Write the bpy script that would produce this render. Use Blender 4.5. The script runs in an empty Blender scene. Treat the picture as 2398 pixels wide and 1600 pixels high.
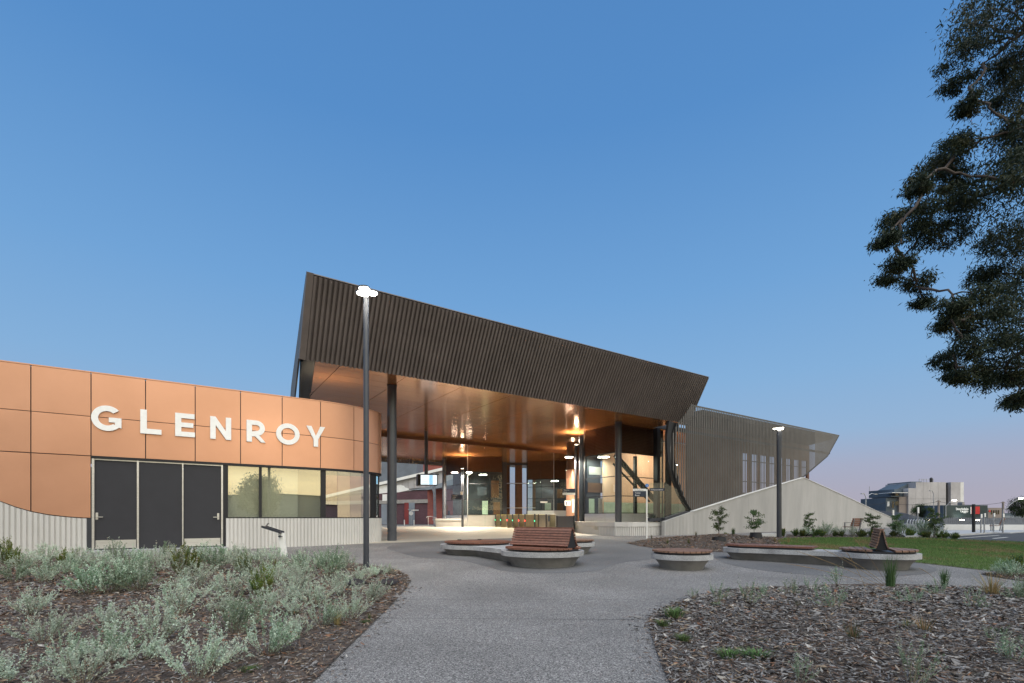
import bpy, bmesh, math, random
import numpy as np
from mathutils import Vector, Matrix, noise
R = math.radians
random.seed(7)
scene = bpy.context.scene
col = scene.collection

# ------------------------------------------------------------------ camera, sky, sun, exposure
F, CX, HY, EYE = 1150.0, 1199.0, 1213.5, 0.9          # focal length and horizon of the photograph, in its pixels
cam_d = bpy.data.cameras.new("camera")
cam = bpy.data.objects.new("camera", cam_d); col.objects.link(cam)
cam.location = (0, 0, EYE); cam.rotation_euler = (R(90), 0, 0)
cam_d.sensor_width = 36; cam_d.lens = F / 2398 * 36
cam_d.shift_y = (HY - 800) / 2398
cam_d.clip_start = 0.05; cam_d.clip_end = 3000
scene.camera = cam

SUN_AZ = (0.42, -0.907)                                # the sunset lies behind the camera
SUN_EL = 3.0
world = bpy.data.worlds.new("World"); scene.world = world; world.use_nodes = True
wn, wl = world.node_tree.nodes, world.node_tree.links
bg = wn["Background"]
sky = wn.new("ShaderNodeTexSky"); sky.sky_type = 'NISHITA'; sky.sun_disc = False
sky.sun_elevation = R(SUN_EL); sky.sun_rotation = math.atan2(SUN_AZ[0], SUN_AZ[1])
sky.altitude = 60; sky.air_density = 1.0; sky.dust_density = 1.3; sky.ozone_density = 3.0
geo = wn.new("ShaderNodeTexCoord")
sep = wn.new("ShaderNodeSeparateXYZ"); wl.new(geo.outputs["Generated"], sep.inputs[0])
neg = wn.new("ShaderNodeMath"); neg.operation = 'MULTIPLY'; neg.inputs[1].default_value = 1
wl.new(sep.outputs["Z"], neg.inputs[0])
# belt of dusk light: a rosy haze along the whole horizon, blue above
ramp = wn.new("ShaderNodeValToRGB"); wl.new(neg.outputs[0], ramp.inputs[0])
cr = ramp.color_ramp
cr.elements[0].position = 0.0; cr.elements[0].color = (0.40, 0.372, 0.455, 1)
cr.elements[1].position = 1.0; cr.elements[1].color = (0.06, 0.18, 0.43, 1)
for p, c in ((0.04, (0.385, 0.375, 0.465, 1)), (0.09, (0.355, 0.39, 0.52, 1)), (0.15, (0.28, 0.425, 0.625, 1)),
             (0.25, (0.22, 0.405, 0.655, 1)), (0.40, (0.155, 0.345, 0.635, 1)), (0.62, (0.09, 0.252, 0.55, 1))):
    e = cr.elements.new(p); e.color = c
# afterglow round the sunset azimuth, streaked with thin cloud
dotn = wn.new("ShaderNodeVectorMath"); dotn.operation = 'DOT_PRODUCT'
wl.new(geo.outputs["Generated"], dotn.inputs[0]); dotn.inputs[1].default_value = (SUN_AZ[0], SUN_AZ[1], 0)
mr = wn.new("ShaderNodeMapRange"); wl.new(dotn.outputs["Value"], mr.inputs[0])
mr.inputs[1].default_value = -0.20; mr.inputs[2].default_value = 1.0
pw = wn.new("ShaderNodeMath"); pw.operation = 'POWER'; pw.inputs[1].default_value = 1.3; wl.new(mr.outputs[0], pw.inputs[0])
glow = wn.new("ShaderNodeValToRGB"); wl.new(neg.outputs[0], glow.inputs[0])
gr = glow.color_ramp
gr.elements[0].position = 0.0; gr.elements[0].color = (1.75, 1.35, 0.72, 1)
gr.elements[1].position = 1.0; gr.elements[1].color = (2.2, 2.5, 2.9, 1)
for p, c in ((0.12, (1.85, 1.55, 0.9, 1)), (0.3, (2.2, 2.1, 1.65, 1)), (0.6, (2.5, 2.6, 2.55, 1))):
    e = gr.elements.new(p); e.color = c
mp = wn.new("ShaderNodeMapping"); mp.inputs["Scale"].default_value = (2.0, 2.0, 16.0)
wl.new(geo.outputs["Generated"], mp.inputs[0])
cl = wn.new("ShaderNodeTexNoise"); cl.inputs["Scale"].default_value = 1.6; cl.inputs["Detail"].default_value = 5
wl.new(mp.outputs[0], cl.inputs[0])
clr = wn.new("ShaderNodeMapRange"); wl.new(cl.outputs[0], clr.inputs[0])
clr.inputs[1].default_value = 0.35; clr.inputs[2].default_value = 0.7; clr.inputs[3].default_value = 1.12; clr.inputs[4].default_value = 0.62
gm = wn.new("ShaderNodeMix"); gm.data_type = 'RGBA'; gm.blend_type = 'MULTIPLY'; gm.inputs[0].default_value = 1
wl.new(glow.outputs[0], gm.inputs[6]); wl.new(clr.outputs[0], gm.inputs[7])
mixw = wn.new("ShaderNodeMix"); mixw.data_type = 'RGBA'
wl.new(pw.outputs[0], mixw.inputs[0]); wl.new(ramp.outputs[0], mixw.inputs[6]); wl.new(gm.outputs[2], mixw.inputs[7])
bg2 = wn.new("ShaderNodeBackground"); bg2.inputs[1].default_value = 1.0
wl.new(mixw.outputs[2], bg2.inputs[0])
addw = wn.new("ShaderNodeAddShader")
wl.new(sky.outputs[0], bg.inputs[0]); bg.inputs[1].default_value = 0.004
wl.new(bg.outputs[0], addw.inputs[0]); wl.new(bg2.outputs[0], addw.inputs[1])
wl.new(addw.outputs[0], wn["World Output"].inputs[0])

sd = bpy.data.lights.new("sun", 'SUN'); sd.energy = 1.65; sd.angle = R(60); sd.color = (1, 0.94, 0.87)
so = bpy.data.objects.new("sun", sd); col.objects.link(so)
so.rotation_euler = Vector((-SUN_AZ[0], -SUN_AZ[1], -math.tan(R(62)))).to_track_quat('-Z', 'Y').to_euler()
vs = scene.view_settings
vs.view_transform = 'Standard'; vs.look = 'None'; vs.gamma = 1; vs.exposure = 0.08; vs.use_curve_mapping = False
scene.cycles.use_denoising = True
scene.cycles.max_bounces = 8; scene.cycles.transparent_max_bounces = 16
scene.cycles.sample_clamp_indirect = 6

# ------------------------------------------------------------------ frames of reference
UX, UY = 0.8325, 0.5540                                # along the station front
OX, OY = -6.55, 16.30                                  # left end of the canopy's lower front edge
def uv(u, v, z=0.0): return Vector((OX + UX*u - UY*v, OY + UY*u + UX*v, z))
UD, VD, ZD = Vector((UX, UY, 0)), Vector((-UY, UX, 0)), Vector((0, 0, 1))
def gz(y):                                             # the plaza falls gently from the station to the garden
    if y <= 8: return -0.30
    if y <= 20: return -0.30 + 0.025*(y - 8)
    if y <= 45: return 0.008*(y - 20)
    return 0.2
def at(px, py, y): return Vector(((px-CX)/F*y, y, EYE + (HY-py)/F*y))
def gnd(px, py, dz=0.0):
    y = 10.0
    for _ in range(60): y = 0.5*y + 0.5*F*(EYE - gz(y) - dz)/(py - HY)
    return Vector(((px-CX)/F*y, y, gz(y) + dz))
def flat(px, py, z=0.0):
    y = F*(EYE - z)/(py - HY); return Vector(((px-CX)/F*y, y, z))
def u_at(px, v):                                       # where a sight line meets the upright plane v = const
    o = uv(0, v); r = (px-CX)/F
    return (-o.x + o.y*r)/(UX - UY*r)
def z_at(px, py, v):
    p = uv(u_at(px, v), v); return EYE + (HY-py)/F*p.y
def lerp(xs, x):
    if x <= xs[0][0]: return xs[0][1]
    for (a, b), (c, d) in zip(xs, xs[1:]):
        if x <= c: return b + (d-b)*(x-a)/(c-a) if c > a else d
    return xs[-1][1]

# ------------------------------------------------------------------ materials
def new_mat(name):
    m = bpy.data.materials.new(name); m.use_nodes = True
    nt = m.node_tree; return m, nt.nodes, nt.links, nt.nodes["Principled BSDF"]
def M(name, c, rough=0.6, metal=0.0, var=0.12, scale=3.0, bump=0.0, bscale=60.0, c2=None, spec=0.5, stretch=(1,1,1), detail=6, coat=0, rv=1.0, objr=0.0):
    m, n, l, b = new_mat(name)
    b.inputs["Roughness"].default_value = rough; b.inputs["Metallic"].default_value = metal
    b.inputs["Specular IOR Level"].default_value = spec
    if coat: b.inputs["Coat Weight"].default_value = coat; b.inputs["Coat Roughness"].default_value = 0.1
    tc = n.new("ShaderNodeTexCoord"); mpn = n.new("ShaderNodeMapping"); mpn.inputs["Scale"].default_value = stretch
    l.new(tc.outputs["Object"], mpn.inputs[0])
    t = n.new("ShaderNodeTexNoise"); t.inputs["Scale"].default_value = scale; t.inputs["Detail"].default_value = detail
    t.inputs["Roughness"].default_value = 0.65
    l.new(mpn.outputs[0], t.inputs["Vector"])
    r = n.new("ShaderNodeValToRGB"); l.new(t.outputs[0], r.inputs[0])
    c2 = c2 or tuple(min(1, x*(1-2*var)) for x in c)
    c1 = tuple(min(1, x*(1+var)) for x in c)
    r.color_ramp.elements[0].position = 0.32; r.color_ramp.elements[0].color = (*c2, 1)
    r.color_ramp.elements[1].position = 0.68; r.color_ramp.elements[1].color = (*c1, 1)
    if objr:
        oi = n.new("ShaderNodeObjectInfo"); om = n.new("ShaderNodeMapRange"); l.new(oi.outputs["Random"], om.inputs[0]); om.inputs[3].default_value = 1-objr; om.inputs[4].default_value = 1+objr
        mx = n.new("ShaderNodeMix"); mx.data_type = 'RGBA'; mx.blend_type = 'MULTIPLY'; mx.inputs[0].default_value = 1; l.new(r.outputs[0], mx.inputs[6]); l.new(om.outputs[0], mx.inputs[7]); l.new(mx.outputs[2], b.inputs["Base Color"])
    else: l.new(r.outputs[0], b.inputs["Base Color"])
    mr_ = n.new("ShaderNodeMapRange"); l.new(t.outputs[0], mr_.inputs[0])
    mr_.inputs[3].default_value = max(0, rough-0.06*rv); mr_.inputs[4].default_value = min(1, rough+0.08*rv)
    l.new(mr_.outputs[0], b.inputs["Roughness"])
    if bump:
        t2 = n.new("ShaderNodeTexNoise"); t2.inputs["Scale"].default_value = bscale; t2.inputs["Detail"].default_value = 4
        l.new(mpn.outputs[0], t2.inputs["Vector"])
        bp = n.new("ShaderNodeBump"); bp.inputs["Strength"].default_value = bump; bp.inputs["Distance"].default_value = 0.01
        l.new(t2.outputs[0], bp.inputs["Height"]); l.new(bp.outputs[0], b.inputs["Normal"])
    return m
def emit(name, c, s):
    m, n, l, b = new_mat(name)
    b.inputs["Base Color"].default_value = (*c, 1); b.inputs["Emission Color"].default_value = (*c, 1)
    b.inputs["Emission Strength"].default_value = s
    return m
def glass(name, tint=(0.82, 0.9, 0.87), refl=1.0, rough=0.0, base=0.06):
    m, n, l, b = new_mat(name); n.remove(b)
    tr = n.new("ShaderNodeBsdfTransparent"); tr.inputs[0].default_value = (*tint, 1)
    gl = n.new("ShaderNodeBsdfGlossy"); gl.inputs["Roughness"].default_value = rough; gl.inputs[0].default_value = (refl, refl, refl, 1)
    fc = n.new("ShaderNodeLayerWeight"); fc.inputs[0].default_value = 0.5
    lw = n.new("ShaderNodeMath"); lw.operation = 'POWER'; lw.inputs[1].default_value = 4.0; l.new(fc.outputs["Facing"], lw.inputs[0])
    ad = n.new("ShaderNodeMath"); ad.operation = 'ADD'; ad.inputs[1].default_value = base; l.new(lw.outputs[0], ad.inputs[0])
    mx = n.new("ShaderNodeMixShader"); l.new(ad.outputs[0], mx.inputs[0]); l.new(tr.outputs[0], mx.inputs[1]); l.new(gl.outputs[0], mx.inputs[2])
    l.new(mx.outputs[0], n["Material Output"].inputs[0])
    return m
def speckle(name, cols, scale, rough=0.8, bump=0.25, large=0.5, lv=0.18):
    """exposed aggregate: stones of several greys"""
    m, n, l, b = new_mat(name); b.inputs["Roughness"].default_value = rough
    tc = n.new("ShaderNodeTexCoord")
    vo = n.new("ShaderNodeTexVoronoi"); vo.inputs["Scale"].default_value = scale; l.new(tc.outputs["Object"], vo.inputs["Vector"])
    se = n.new("ShaderNodeSeparateColor"); l.new(vo.outputs["Color"], se.inputs[0])
    r = n.new("ShaderNodeValToRGB"); l.new(se.outputs[0], r.inputs[0]); r.color_ramp.interpolation = 'CONSTANT'
    r.color_ramp.elements[0].color = (*cols[0], 1); r.color_ramp.elements[1].position = 1/len(cols); r.color_ramp.elements[1].color = (*cols[1], 1)
    for i, c in enumerate(cols[2:], 2):
        e = r.color_ramp.elements.new(i/len(cols)); e.color = (*c, 1)
    t = n.new("ShaderNodeTexNoise"); t.inputs["Scale"].default_value = large; t.inputs["Detail"].default_value = 5; l.new(tc.outputs["Object"], t.inputs["Vector"])
    mr_ = n.new("ShaderNodeMapRange"); l.new(t.outputs[0], mr_.inputs[0]); mr_.inputs[1].default_value = 0.3; mr_.inputs[2].default_value = 0.7
    mr_.inputs[3].default_value = 1-lv; mr_.inputs[4].default_value = 1+lv
    mx = n.new("ShaderNodeMix"); mx.data_type = 'RGBA'; mx.blend_type = 'MULTIPLY'; mx.inputs[0].default_value = 1
    l.new(r.outputs[0], mx.inputs[6]); l.new(mr_.outputs[0], mx.inputs[7]); l.new(mx.outputs[2], b.inputs["Base Color"])
    bp = n.new("ShaderNodeBump"); bp.inputs["Strength"].default_value = bump; bp.inputs["Distance"].default_value = 0.006
    l.new(vo.outputs["Distance"], bp.inputs["Height"]); bp.invert = True; l.new(bp.outputs[0], b.inputs["Normal"])
    return m
def brickmat(name, c, c2, mortar, scale=1.0):
    m, n, l, b = new_mat(name); b.inputs["Roughness"].default_value = 0.85
    tc = n.new("ShaderNodeTexCoord"); mp_ = n.new("ShaderNodeMapping"); l.new(tc.outputs["Object"], mp_.inputs[0])
    mp_.inputs["Rotation"].default_value = (R(90), 0, 0); mp_.inputs["Scale"].default_value = (scale,)*3
    br = n.new("ShaderNodeTexBrick"); l.new(mp_.outputs[0], br.inputs[0])
    br.inputs["Color1"].default_value = (*c, 1); br.inputs["Color2"].default_value = (*c2, 1); br.inputs["Mortar"].default_value = (*mortar, 1)
    br.inputs["Scale"].default_value = 1; br.inputs["Brick Width"].default_value = 0.25; br.inputs["Row Height"].default_value = 0.09; br.inputs["Mortar Size"].default_value = 0.008
    t = n.new("ShaderNodeTexNoise"); t.inputs["Scale"].default_value = 0.6; t.inputs["Detail"].default_value = 6; l.new(tc.outputs["Object"], t.inputs[0])
    mx = n.new("ShaderNodeMix"); mx.data_type = 'RGBA'; mx.blend_type = 'OVERLAY'; mx.inputs[0].default_value = 0.5
    l.new(br.outputs[0], mx.inputs[6]); l.new(t.outputs[0], mx.inputs[7]); l.new(mx.outputs[2], b.inputs["Base Color"])
    return m

MT = {}
MT['copper'] = M('copper_panel', (0.67, 0.355, 0.228), 0.33, 0.55, 0.03, 0.5, bump=0.35, bscale=1.1, c2=(0.63, 0.33, 0.21), objr=0.05)
MT['soffit'] = M('bronze_soffit', (0.66, 0.28, 0.105), 0.155, 0.6, 0.02, 0.5, detail=1, rv=0.1, objr=0.05)
MT['bronze_dark'] = M('dark_bronze', (0.16, 0.085, 0.05), 0.42, 0.6, 0.08)
MT['fascia'] = M('bronze_corrugated', (0.19, 0.16, 0.148), 0.45, 0.25, 0.10, 0.9)
MT['screen'] = M('perforated_metal', (0.135, 0.127, 0.120), 0.45, 0.25, 0.10, 0.9)
MT['char'] = M('charcoal_paint', (0.042, 0.045, 0.055), 0.45, 0.2, 0.08)
MT['pole'] = M('grey_pole', (0.075, 0.08, 0.095), 0.38, 0.4, 0.06)
MT['door'] = M('door_charcoal', (0.036, 0.036, 0.042), 0.6, 0.0, 0.05, spec=0.3)
MT['black'] = M('black_metal', (0.015, 0.015, 0.018), 0.5, 0.2, 0.1)
MT['steel'] = M('brushed_steel', (0.74, 0.73, 0.71), 0.36, 0.85, 0.06, 2, stretch=(1, 1, 12))
MT['galv'] = M('galvanised', (0.36, 0.37, 0.39), 0.5, 0.7, 0.12, 5)
MT['precast'] = M('precast_concrete', (0.58, 0.562, 0.535), 0.85, 0, 0.06, 0.8, 0.15, 90, stretch=(1, 1, 0.35))
MT['precast_grey'] = M('ramp_concrete', (0.47, 0.455, 0.435), 0.88, 0, 0.09, 0.7, 0.15, 90, stretch=(1, 1, 0.25))
MT['precast_white'] = M('white_concrete', (0.66, 0.65, 0.63), 0.85, 0, 0.06, 0.7, 0.1, 60)
MT['bench'] = speckle('terrazzo_concrete', [(0.20,0.20,0.21),(0.30,0.30,0.30),(0.38,0.38,0.38),(0.46,0.45,0.44),(0.33,0.33,0.34)], 160, 0.75, 0.15, 2.5, 0.25)
MT['bench_base'] = M('bench_base_concrete', (0.25, 0.24, 0.23), 0.9, 0, 0.14, 2.5, 0.15, 70)
MT['timber'] = M('oiled_timber', (0.185, 0.076, 0.048), 0.5, 0, 0.22, 2.2, 0.15, 40, stretch=(0.6, 9, 9))
MT['timber_grey'] = M('weathered_timber', (0.22, 0.125, 0.085), 0.55, 0, 0.25, 2.2, 0.15, 40, stretch=(0.6, 9, 9))
MT['plaza'] = speckle('exposed_aggregate', [(0.06,0.056,0.054),(0.12,0.114,0.109),(0.19,0.18,0.172),(0.24,0.228,0.216),(0.16,0.151,0.144),(0.35,0.334,0.315),(0.09,0.085,0.082),(0.205,0.194,0.185)], 105, 0.85, 0.5, 0.7, 0.18)
MT['pad'] = speckle('fine_aggregate', [(0.08,0.078,0.08),(0.11,0.108,0.108),(0.135,0.132,0.13),(0.17,0.165,0.16)], 120, 0.85, 0.2, 0.5, 0.2)
MT['floor'] = M('station_paving', (0.43, 0.40, 0.33), 0.6, 0, 0.08, 0.6, 0.05, 80)
MT['asphalt'] = M('asphalt', (0.05, 0.05, 0.054), 0.85, 0, 0.15, 1.0, 0.2, 120)
MT['earth'] = M('far_ground', (0.11, 0.105, 0.10), 0.95, 0, 0.2, 0.1)
MT['footpath'] = M('footpath_concrete', (0.38, 0.385, 0.39), 0.85, 0, 0.08, 0.6, 0.1, 50)
MT['soil'] = M('mulch_soil', (0.085, 0.06, 0.045), 0.95, 0, 0.4, 9, 0.6, 50, c2=(0.03, 0.022, 0.018))
MT['lawn'] = M('lawn_soil', (0.075, 0.105, 0.035), 0.95, 0, 0.2, 1.5, c2=(0.10, 0.10, 0.04))
MT['white'] = M('white_paint', (0.78, 0.77, 0.74), 0.5, 0, 0.04)
MT['letter'] = M('letter_white', (0.93, 0.925, 0.905), 0.3, 0.0, 0.03, 6)
MT['paint_line'] = M('line_paint', (0.7, 0.68, 0.6), 0.7, 0, 0.1)
MT['glass'] = glass('clear_glass', (0.90, 0.95, 0.93), 0.85, 0.0, 0.035)
MT['glass_dark'] = glass('office_glass', (0.93, 0.94, 0.88), 0.95, 0.0, 0.26)
MT['glass_house'] = glass('window_glass', (0.25, 0.3, 0.33), 0.5, 0.02, 0.1)
MT['lamp'] = emit('lamp_lens', (1.0, 0.93, 0.78), 40)
MT['lamp_warm'] = emit('lamp_lens_warm', (1.0, 0.86, 0.62), 30)
MT['red'] = M('red_paint', (0.55, 0.03, 0.03), 0.5, 0, 0.05)
MT['navy'] = M('navy_sign', (0.02, 0.03, 0.055), 0.4, 0, 0.05)
MT['blue'] = M('blue_sign', (0.05, 0.2, 0.55), 0.4, 0, 0.05)

# ------------------------------------------------------------------ building blocks
ORG = {}
def thing(name, label, cat, loc=(0, 0, 0), group=None):
    o = bpy.data.objects.new(name, None); col.objects.link(o); o.location = loc
    o.empty_display_size = 0.2
    o['label'] = label; o['category'] = cat
    if group: o['group'] = group
    ORG[o] = Vector(loc); return o
def tag(o, label=None, cat=None, group=None, kind=None):
    for k, v in (('label', label), ('category', cat), ('group', group), ('kind', kind)):
        if v: o[k] = v
    return o
def link_mesh(me, name, parent=None, origin=None):
    o = bpy.data.objects.new(name, me); col.objects.link(o)
    if parent is not None:
        o.parent = parent; ORG[o] = ORG[parent]
    elif origin is not None:
        o.location = origin; ORG[o] = Vector(origin)
    else: ORG[o] = Vector((0, 0, 0))
    return o
class MB:
    def __init__(s): s.v = []; s.f = []; s.m = []
    def add(s, vs, fs, mi=0):
        b = len(s.v); s.v += [Vector(p) for p in vs]; s.f += [tuple(i+b for i in f) for f in fs]; s.m += [mi]*len(fs); return s
    def box(s, c, sz, ax=None, mi=0):
        a = ax or (Vector((1, 0, 0)), Vector((0, 1, 0)), ZD); c = Vector(c); h = [x/2 for x in sz]
        vs = [c + a[0]*(h[0]*i) + a[1]*(h[1]*j) + a[2]*(h[2]*k) for k in (-1, 1) for j in (-1, 1) for i in (-1, 1)]
        return s.add(vs, [(0,2,3,1), (4,5,7,6), (0,1,5,4), (2,6,7,3), (0,4,6,2), (1,3,7,5)], mi)
    def bar(s, p, q, w, h, up=ZD, mi=0):
        p, q = Vector(p), Vector(q); d = (q-p); L = d.length; d = d/L
        side = d.cross(up)
        side = side.normalized() if side.length > 1e-4 else Vector((1, 0, 0))
        return s.box((p+q)/2, (L, w, h), (d, side, side.cross(d)), mi)
    def tube(s, pts, rad, n=8, cap=True, mi=0):
        pts = [Vector(p) for p in pts]; rad = rad if hasattr(rad, '__len__') else [rad]*len(pts)
        vs, fs = [], []; ref = None
        for i, p in enumerate(pts):
            d = (pts[min(i+1, len(pts)-1)] - pts[max(i-1, 0)]).normalized()
            if ref is None: ref = Vector((1, 0, 0)) if abs(d.x) < 0.8 else Vector((0, 1, 0))
            a = (ref - d*ref.dot(d)).normalized(); b = d.cross(a); ref = a
            for k in range(n):
                t = 2*math.pi*k/n; vs.append(p + (a*math.cos(t) + b*math.sin(t))*rad[i])
        for i in range(len(pts)-1):
            for k in range(n):
                fs.append((i*n+k, i*n+(k+1) % n, (i+1)*n+(k+1) % n, (i+1)*n+k))
        if cap: fs.append(tuple(range(n-1, -1, -1))); fs.append(tuple((len(pts)-1)*n+k for k in range(n)))
        return s.add(vs, fs, mi)
    def prism(s, poly, z0, z1, mi=0):
        n = len(poly)
        za = z0 if hasattr(z0, '__len__') else [z0]*n; zb = z1 if hasattr(z1, '__len__') else [z1]*n
        vs = [(p[0], p[1], za[i]) for i, p in enumerate(poly)] + [(p[0], p[1], zb[i]) for i, p in enumerate(poly)]
        fs = [tuple(range(n-1, -1, -1)), tuple(range(n, 2*n))] + [(i, (i+1) % n, n+(i+1) % n, n+i) for i in range(n)]
        return s.add(vs, fs, mi)
    def slab(s, pts, d, mi=0):
        """a face given by its outline, thickened along d"""
        n = len(pts); pts = [Vector(p) for p in pts]; d = Vector(d)
        vs = pts + [p + d for p in pts]
        fs = [tuple(range(n)), tuple(range(2*n-1, n-1, -1))] + [(i, n+i, n+(i+1) % n, (i+1) % n) for i in range(n)]
        return s.add(vs, fs, mi)
    def mesh(s, name, mats, off=Vector((0, 0, 0)), smooth=False):
        me = bpy.data.meshes.new(name)
        me.from_pydata([tuple(p - off) for p in s.v], [], s.f)
        for mt in (mats if isinstance(mats, (list, tuple)) else [mats]): me.materials.append(MT[mt] if isinstance(mt, str) else mt)
        if any(s.m): me.polygons.foreach_set("material_index", s.m)
        if smooth: me.polygons.foreach_set("use_smooth", [True]*len(me.polygons))
        me.update(); return me
    def build(s, name, mats, parent=None, smooth=False, fix=False, origin=None, bevel=0):
        off = ORG[parent] if parent is not None else (Vector(origin) if origin is not None else Vector((0, 0, 0)))
        me = s.mesh(name, mats, off, smooth)
        if fix or bevel:
            bm = bmesh.new(); bm.from_mesh(me)
            bmesh.ops.recalc_face_normals(bm, faces=bm.faces)
            if bevel: bmesh.ops.bevel(bm, geom=bm.edges[:], offset=bevel, segments=2, affect='EDGES', clamp_overlap=True)
            bm.to_mesh(me); bm.free()
        return link_mesh(me, name, parent, origin)
def smooth_by_angle(o, a=40):
    me = o.data; me.polygons.foreach_set("use_smooth", [True]*len(me.polygons))
    try: me.set_sharp_from_angle(angle=R(a))
    except Exception: pass
    return o
def copy_tree(o, loc, rz=0, sc=1.0, parent=None):
    c = o.copy(); col.objects.link(c); c.parent = parent
    if parent is None:
        c.location = loc; c.rotation_euler = (0, 0, rz)
        c.scale = sc if hasattr(sc, '__len__') else (sc,)*3
    for ch in list(o.children): copy_tree(ch, None, parent=c)
    return c
def curve_mesh(kind, data, ext, off=0.0, size=1.0, bold=0.0):
    """flat lettering or outlines with holes, thickened"""
    if kind == 'text':
        cd = bpy.data.curves.new("txt", 'FONT'); cd.body = data; cd.size = size; cd.offset = bold
    else:
        cd = bpy.data.curves.new("txt", 'CURVE'); cd.dimensions = '2D'; cd.fill_mode = 'BOTH'
        for loop in data:
            sp = cd.splines.new('POLY'); sp.points.add(len(loop)-1); sp.use_cyclic_u = True
            for q, p in zip(sp.points, loop): q.co = (p[0], p[1], 0, 1)
    cd.extrude = ext
    o = bpy.data.objects.new("txt", cd); col.objects.link(o)
    dg = bpy.context.evaluated_depsgraph_get()
    me = bpy.data.meshes.new_from_object(o.evaluated_get(dg))
    bpy.data.objects.remove(o); bpy.data.curves.remove(cd); return me
def place(me, name, mat, origin, ex, ey, parent):
    """lay a flat mesh into a plane: local x along ex, local y along ey"""
    ex, ey = Vector(ex).normalized(), Vector(ey).normalized(); ez = ex.cross(ey)
    mtx = Matrix(((ex.x, ey.x, ez.x, 0), (ex.y, ey.y, ez.y, 0), (ex.z, ey.z, ez.z, 0), (0, 0, 0, 1)))
    off = ORG[parent] if parent is not None else Vector((0, 0, 0))
    me.transform(Matrix.Translation(Vector(origin) - off) @ mtx)
    me.materials.clear(); me.materials.append(MT[mat] if isinstance(mat, str) else mat)
    return link_mesh(me, name, parent)
def inside(p, poly):
    x, y = p[0], p[1]; r = False; j = len(poly)-1
    for i in range(len(poly)):
        xi, yi, xj, yj = poly[i][0], poly[i][1], poly[j][0], poly[j][1]
        if (yi > y) != (yj > y) and x < (xj-xi)*(y-yi)/(yj-yi) + xi: r = not r
        j = i
    return r
def edge_dist(p, poly):
    q = Vector((p[0], p[1])); best = 1e9
    for i in range(len(poly)):
        a = Vector(poly[i][:2]); b = Vector(poly[(i+1) % len(poly)][:2]); ab = b-a
        t = max(0, min(1, (q-a).dot(ab)/max(1e-9, ab.dot(ab)))); best = min(best, (q-a-ab*t).length)
    return best
def sheet(name, poly, mat, dz, cuts=(8, 20, 45), kind='structure'):
    """a thin paved sheet that follows the plaza's fall"""
    bm = bmesh.new(); vs = [bm.verts.new((p[0], p[1], 0)) for p in poly]; bm.faces.new(vs)
    for c in cuts:
        bmesh.ops.bisect_plane(bm, geom=bm.verts[:]+bm.edges[:]+bm.faces[:], plane_co=(0, c, 0), plane_no=(0, 1, 0))
    bmesh.ops.triangulate(bm, faces=bm.faces[:])
    for v in bm.verts: v.co.z = gz(v.co.y) + dz
    bmesh.ops.recalc_face_normals(bm, faces=bm.faces)
    for f in bm.faces:
        if f.normal.z < 0: f.normal_flip()
    me = bpy.data.meshes.new(name); bm.to_mesh(me); bm.free(); me.materials.append(MT[mat])
    o = link_mesh(me, name); o['kind'] = kind; return o
def smooth_poly(pts, n=4):
    out = []
    for i in range(len(pts)):
        p0, p1, p2, p3 = [Vector(pts[(i+k-1) % len(pts)][:2]) for k in range(4)]
        for k in range(n):
            t = k/n
            out.append(0.5*((2*p1) + (p2-p0)*t + (2*p0-5*p1+4*p2-p3)*t*t + (3*p1-p0-3*p2+p3)*t**3))
    return out
# ------------------------------------------------------------------ ground
g = MB()
g.add([(-1500, -600, -0.34), (1500, -600, -0.34), (1500, 8, -0.34), (-1500, 8, -0.34), (1500, 20, -0.04), (-1500, 20, -0.04),
       (1500, 45, 0.16), (-1500, 45, 0.16), (1500, 2500, 0.16), (-1500, 2500, 0.16)],
      [(0, 1, 2, 3), (3, 2, 4, 5), (5, 4, 6, 7), (7, 6, 8, 9)])
tag(g.build('ground', 'earth'), kind='structure')
sheet('plaza_paving', [(-26, -6), (26, -6), (26, 19), (40, 28), (40, 44), (-26, 44)], 'plaza', 0.0)
fl = [uv(-8, 1.2), uv(4.5, 0.7), uv(9, 0.9), uv(13.5, 0.9), uv(17, 1.0), uv(20, 2), uv(20, 27), uv(-8, 27)]
sheet('station_floor', [(p.x, p.y) for p in fl], 'floor', 0.006)
# darker seating areas with curved outlines
pa = [gnd(*p) for p in [(905,1284),(925,1291),(972,1304.5),(1020,1308),(1085,1314),(1149,1330),(1182,1338),(1262,1343),(1343,1341.5),(1400,1336.5),(1424,1328),(1465,1317),(1518,1311),(1600,1300),(1640,1286),(1560,1279),(1500,1272),(1440,1264),(1300,1258),(1150,1262),(1000,1270),(930,1276)]]
sheet('seating_pad', smooth_poly(pa, 3), 'pad', 0.004)
pb = [gnd(*p) for p in [(1668,1297),(1690,1316),(1745,1330),(1830,1341),(1920,1348),(2010,1351),(2100,1350),(2180,1342),(2190,1330),(2120,1315),(2000,1300),(1850,1290),(1720,1284)]]
sheet('seating_pad', smooth_poly(pb, 3), 'pad', 0.004)
# saw-cut joints across the paving
for a, b in (((955,1404),(1519,1404)),((880,1448),(1524,1452)),((730,1296),(1060,1318))):
    p, q = gnd(*a), gnd(*b); d = (q-p).normalized(); n_ = Vector((-d.y, d.x, 0))*0.005
    sheet('paving_joint', [((p+n_).x, (p+n_).y), ((p-n_).x, (p-n_).y), ((q-n_).x, (q-n_).y), ((q+n_).x, (q+n_).y)], 'asphalt', 0.003)
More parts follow.
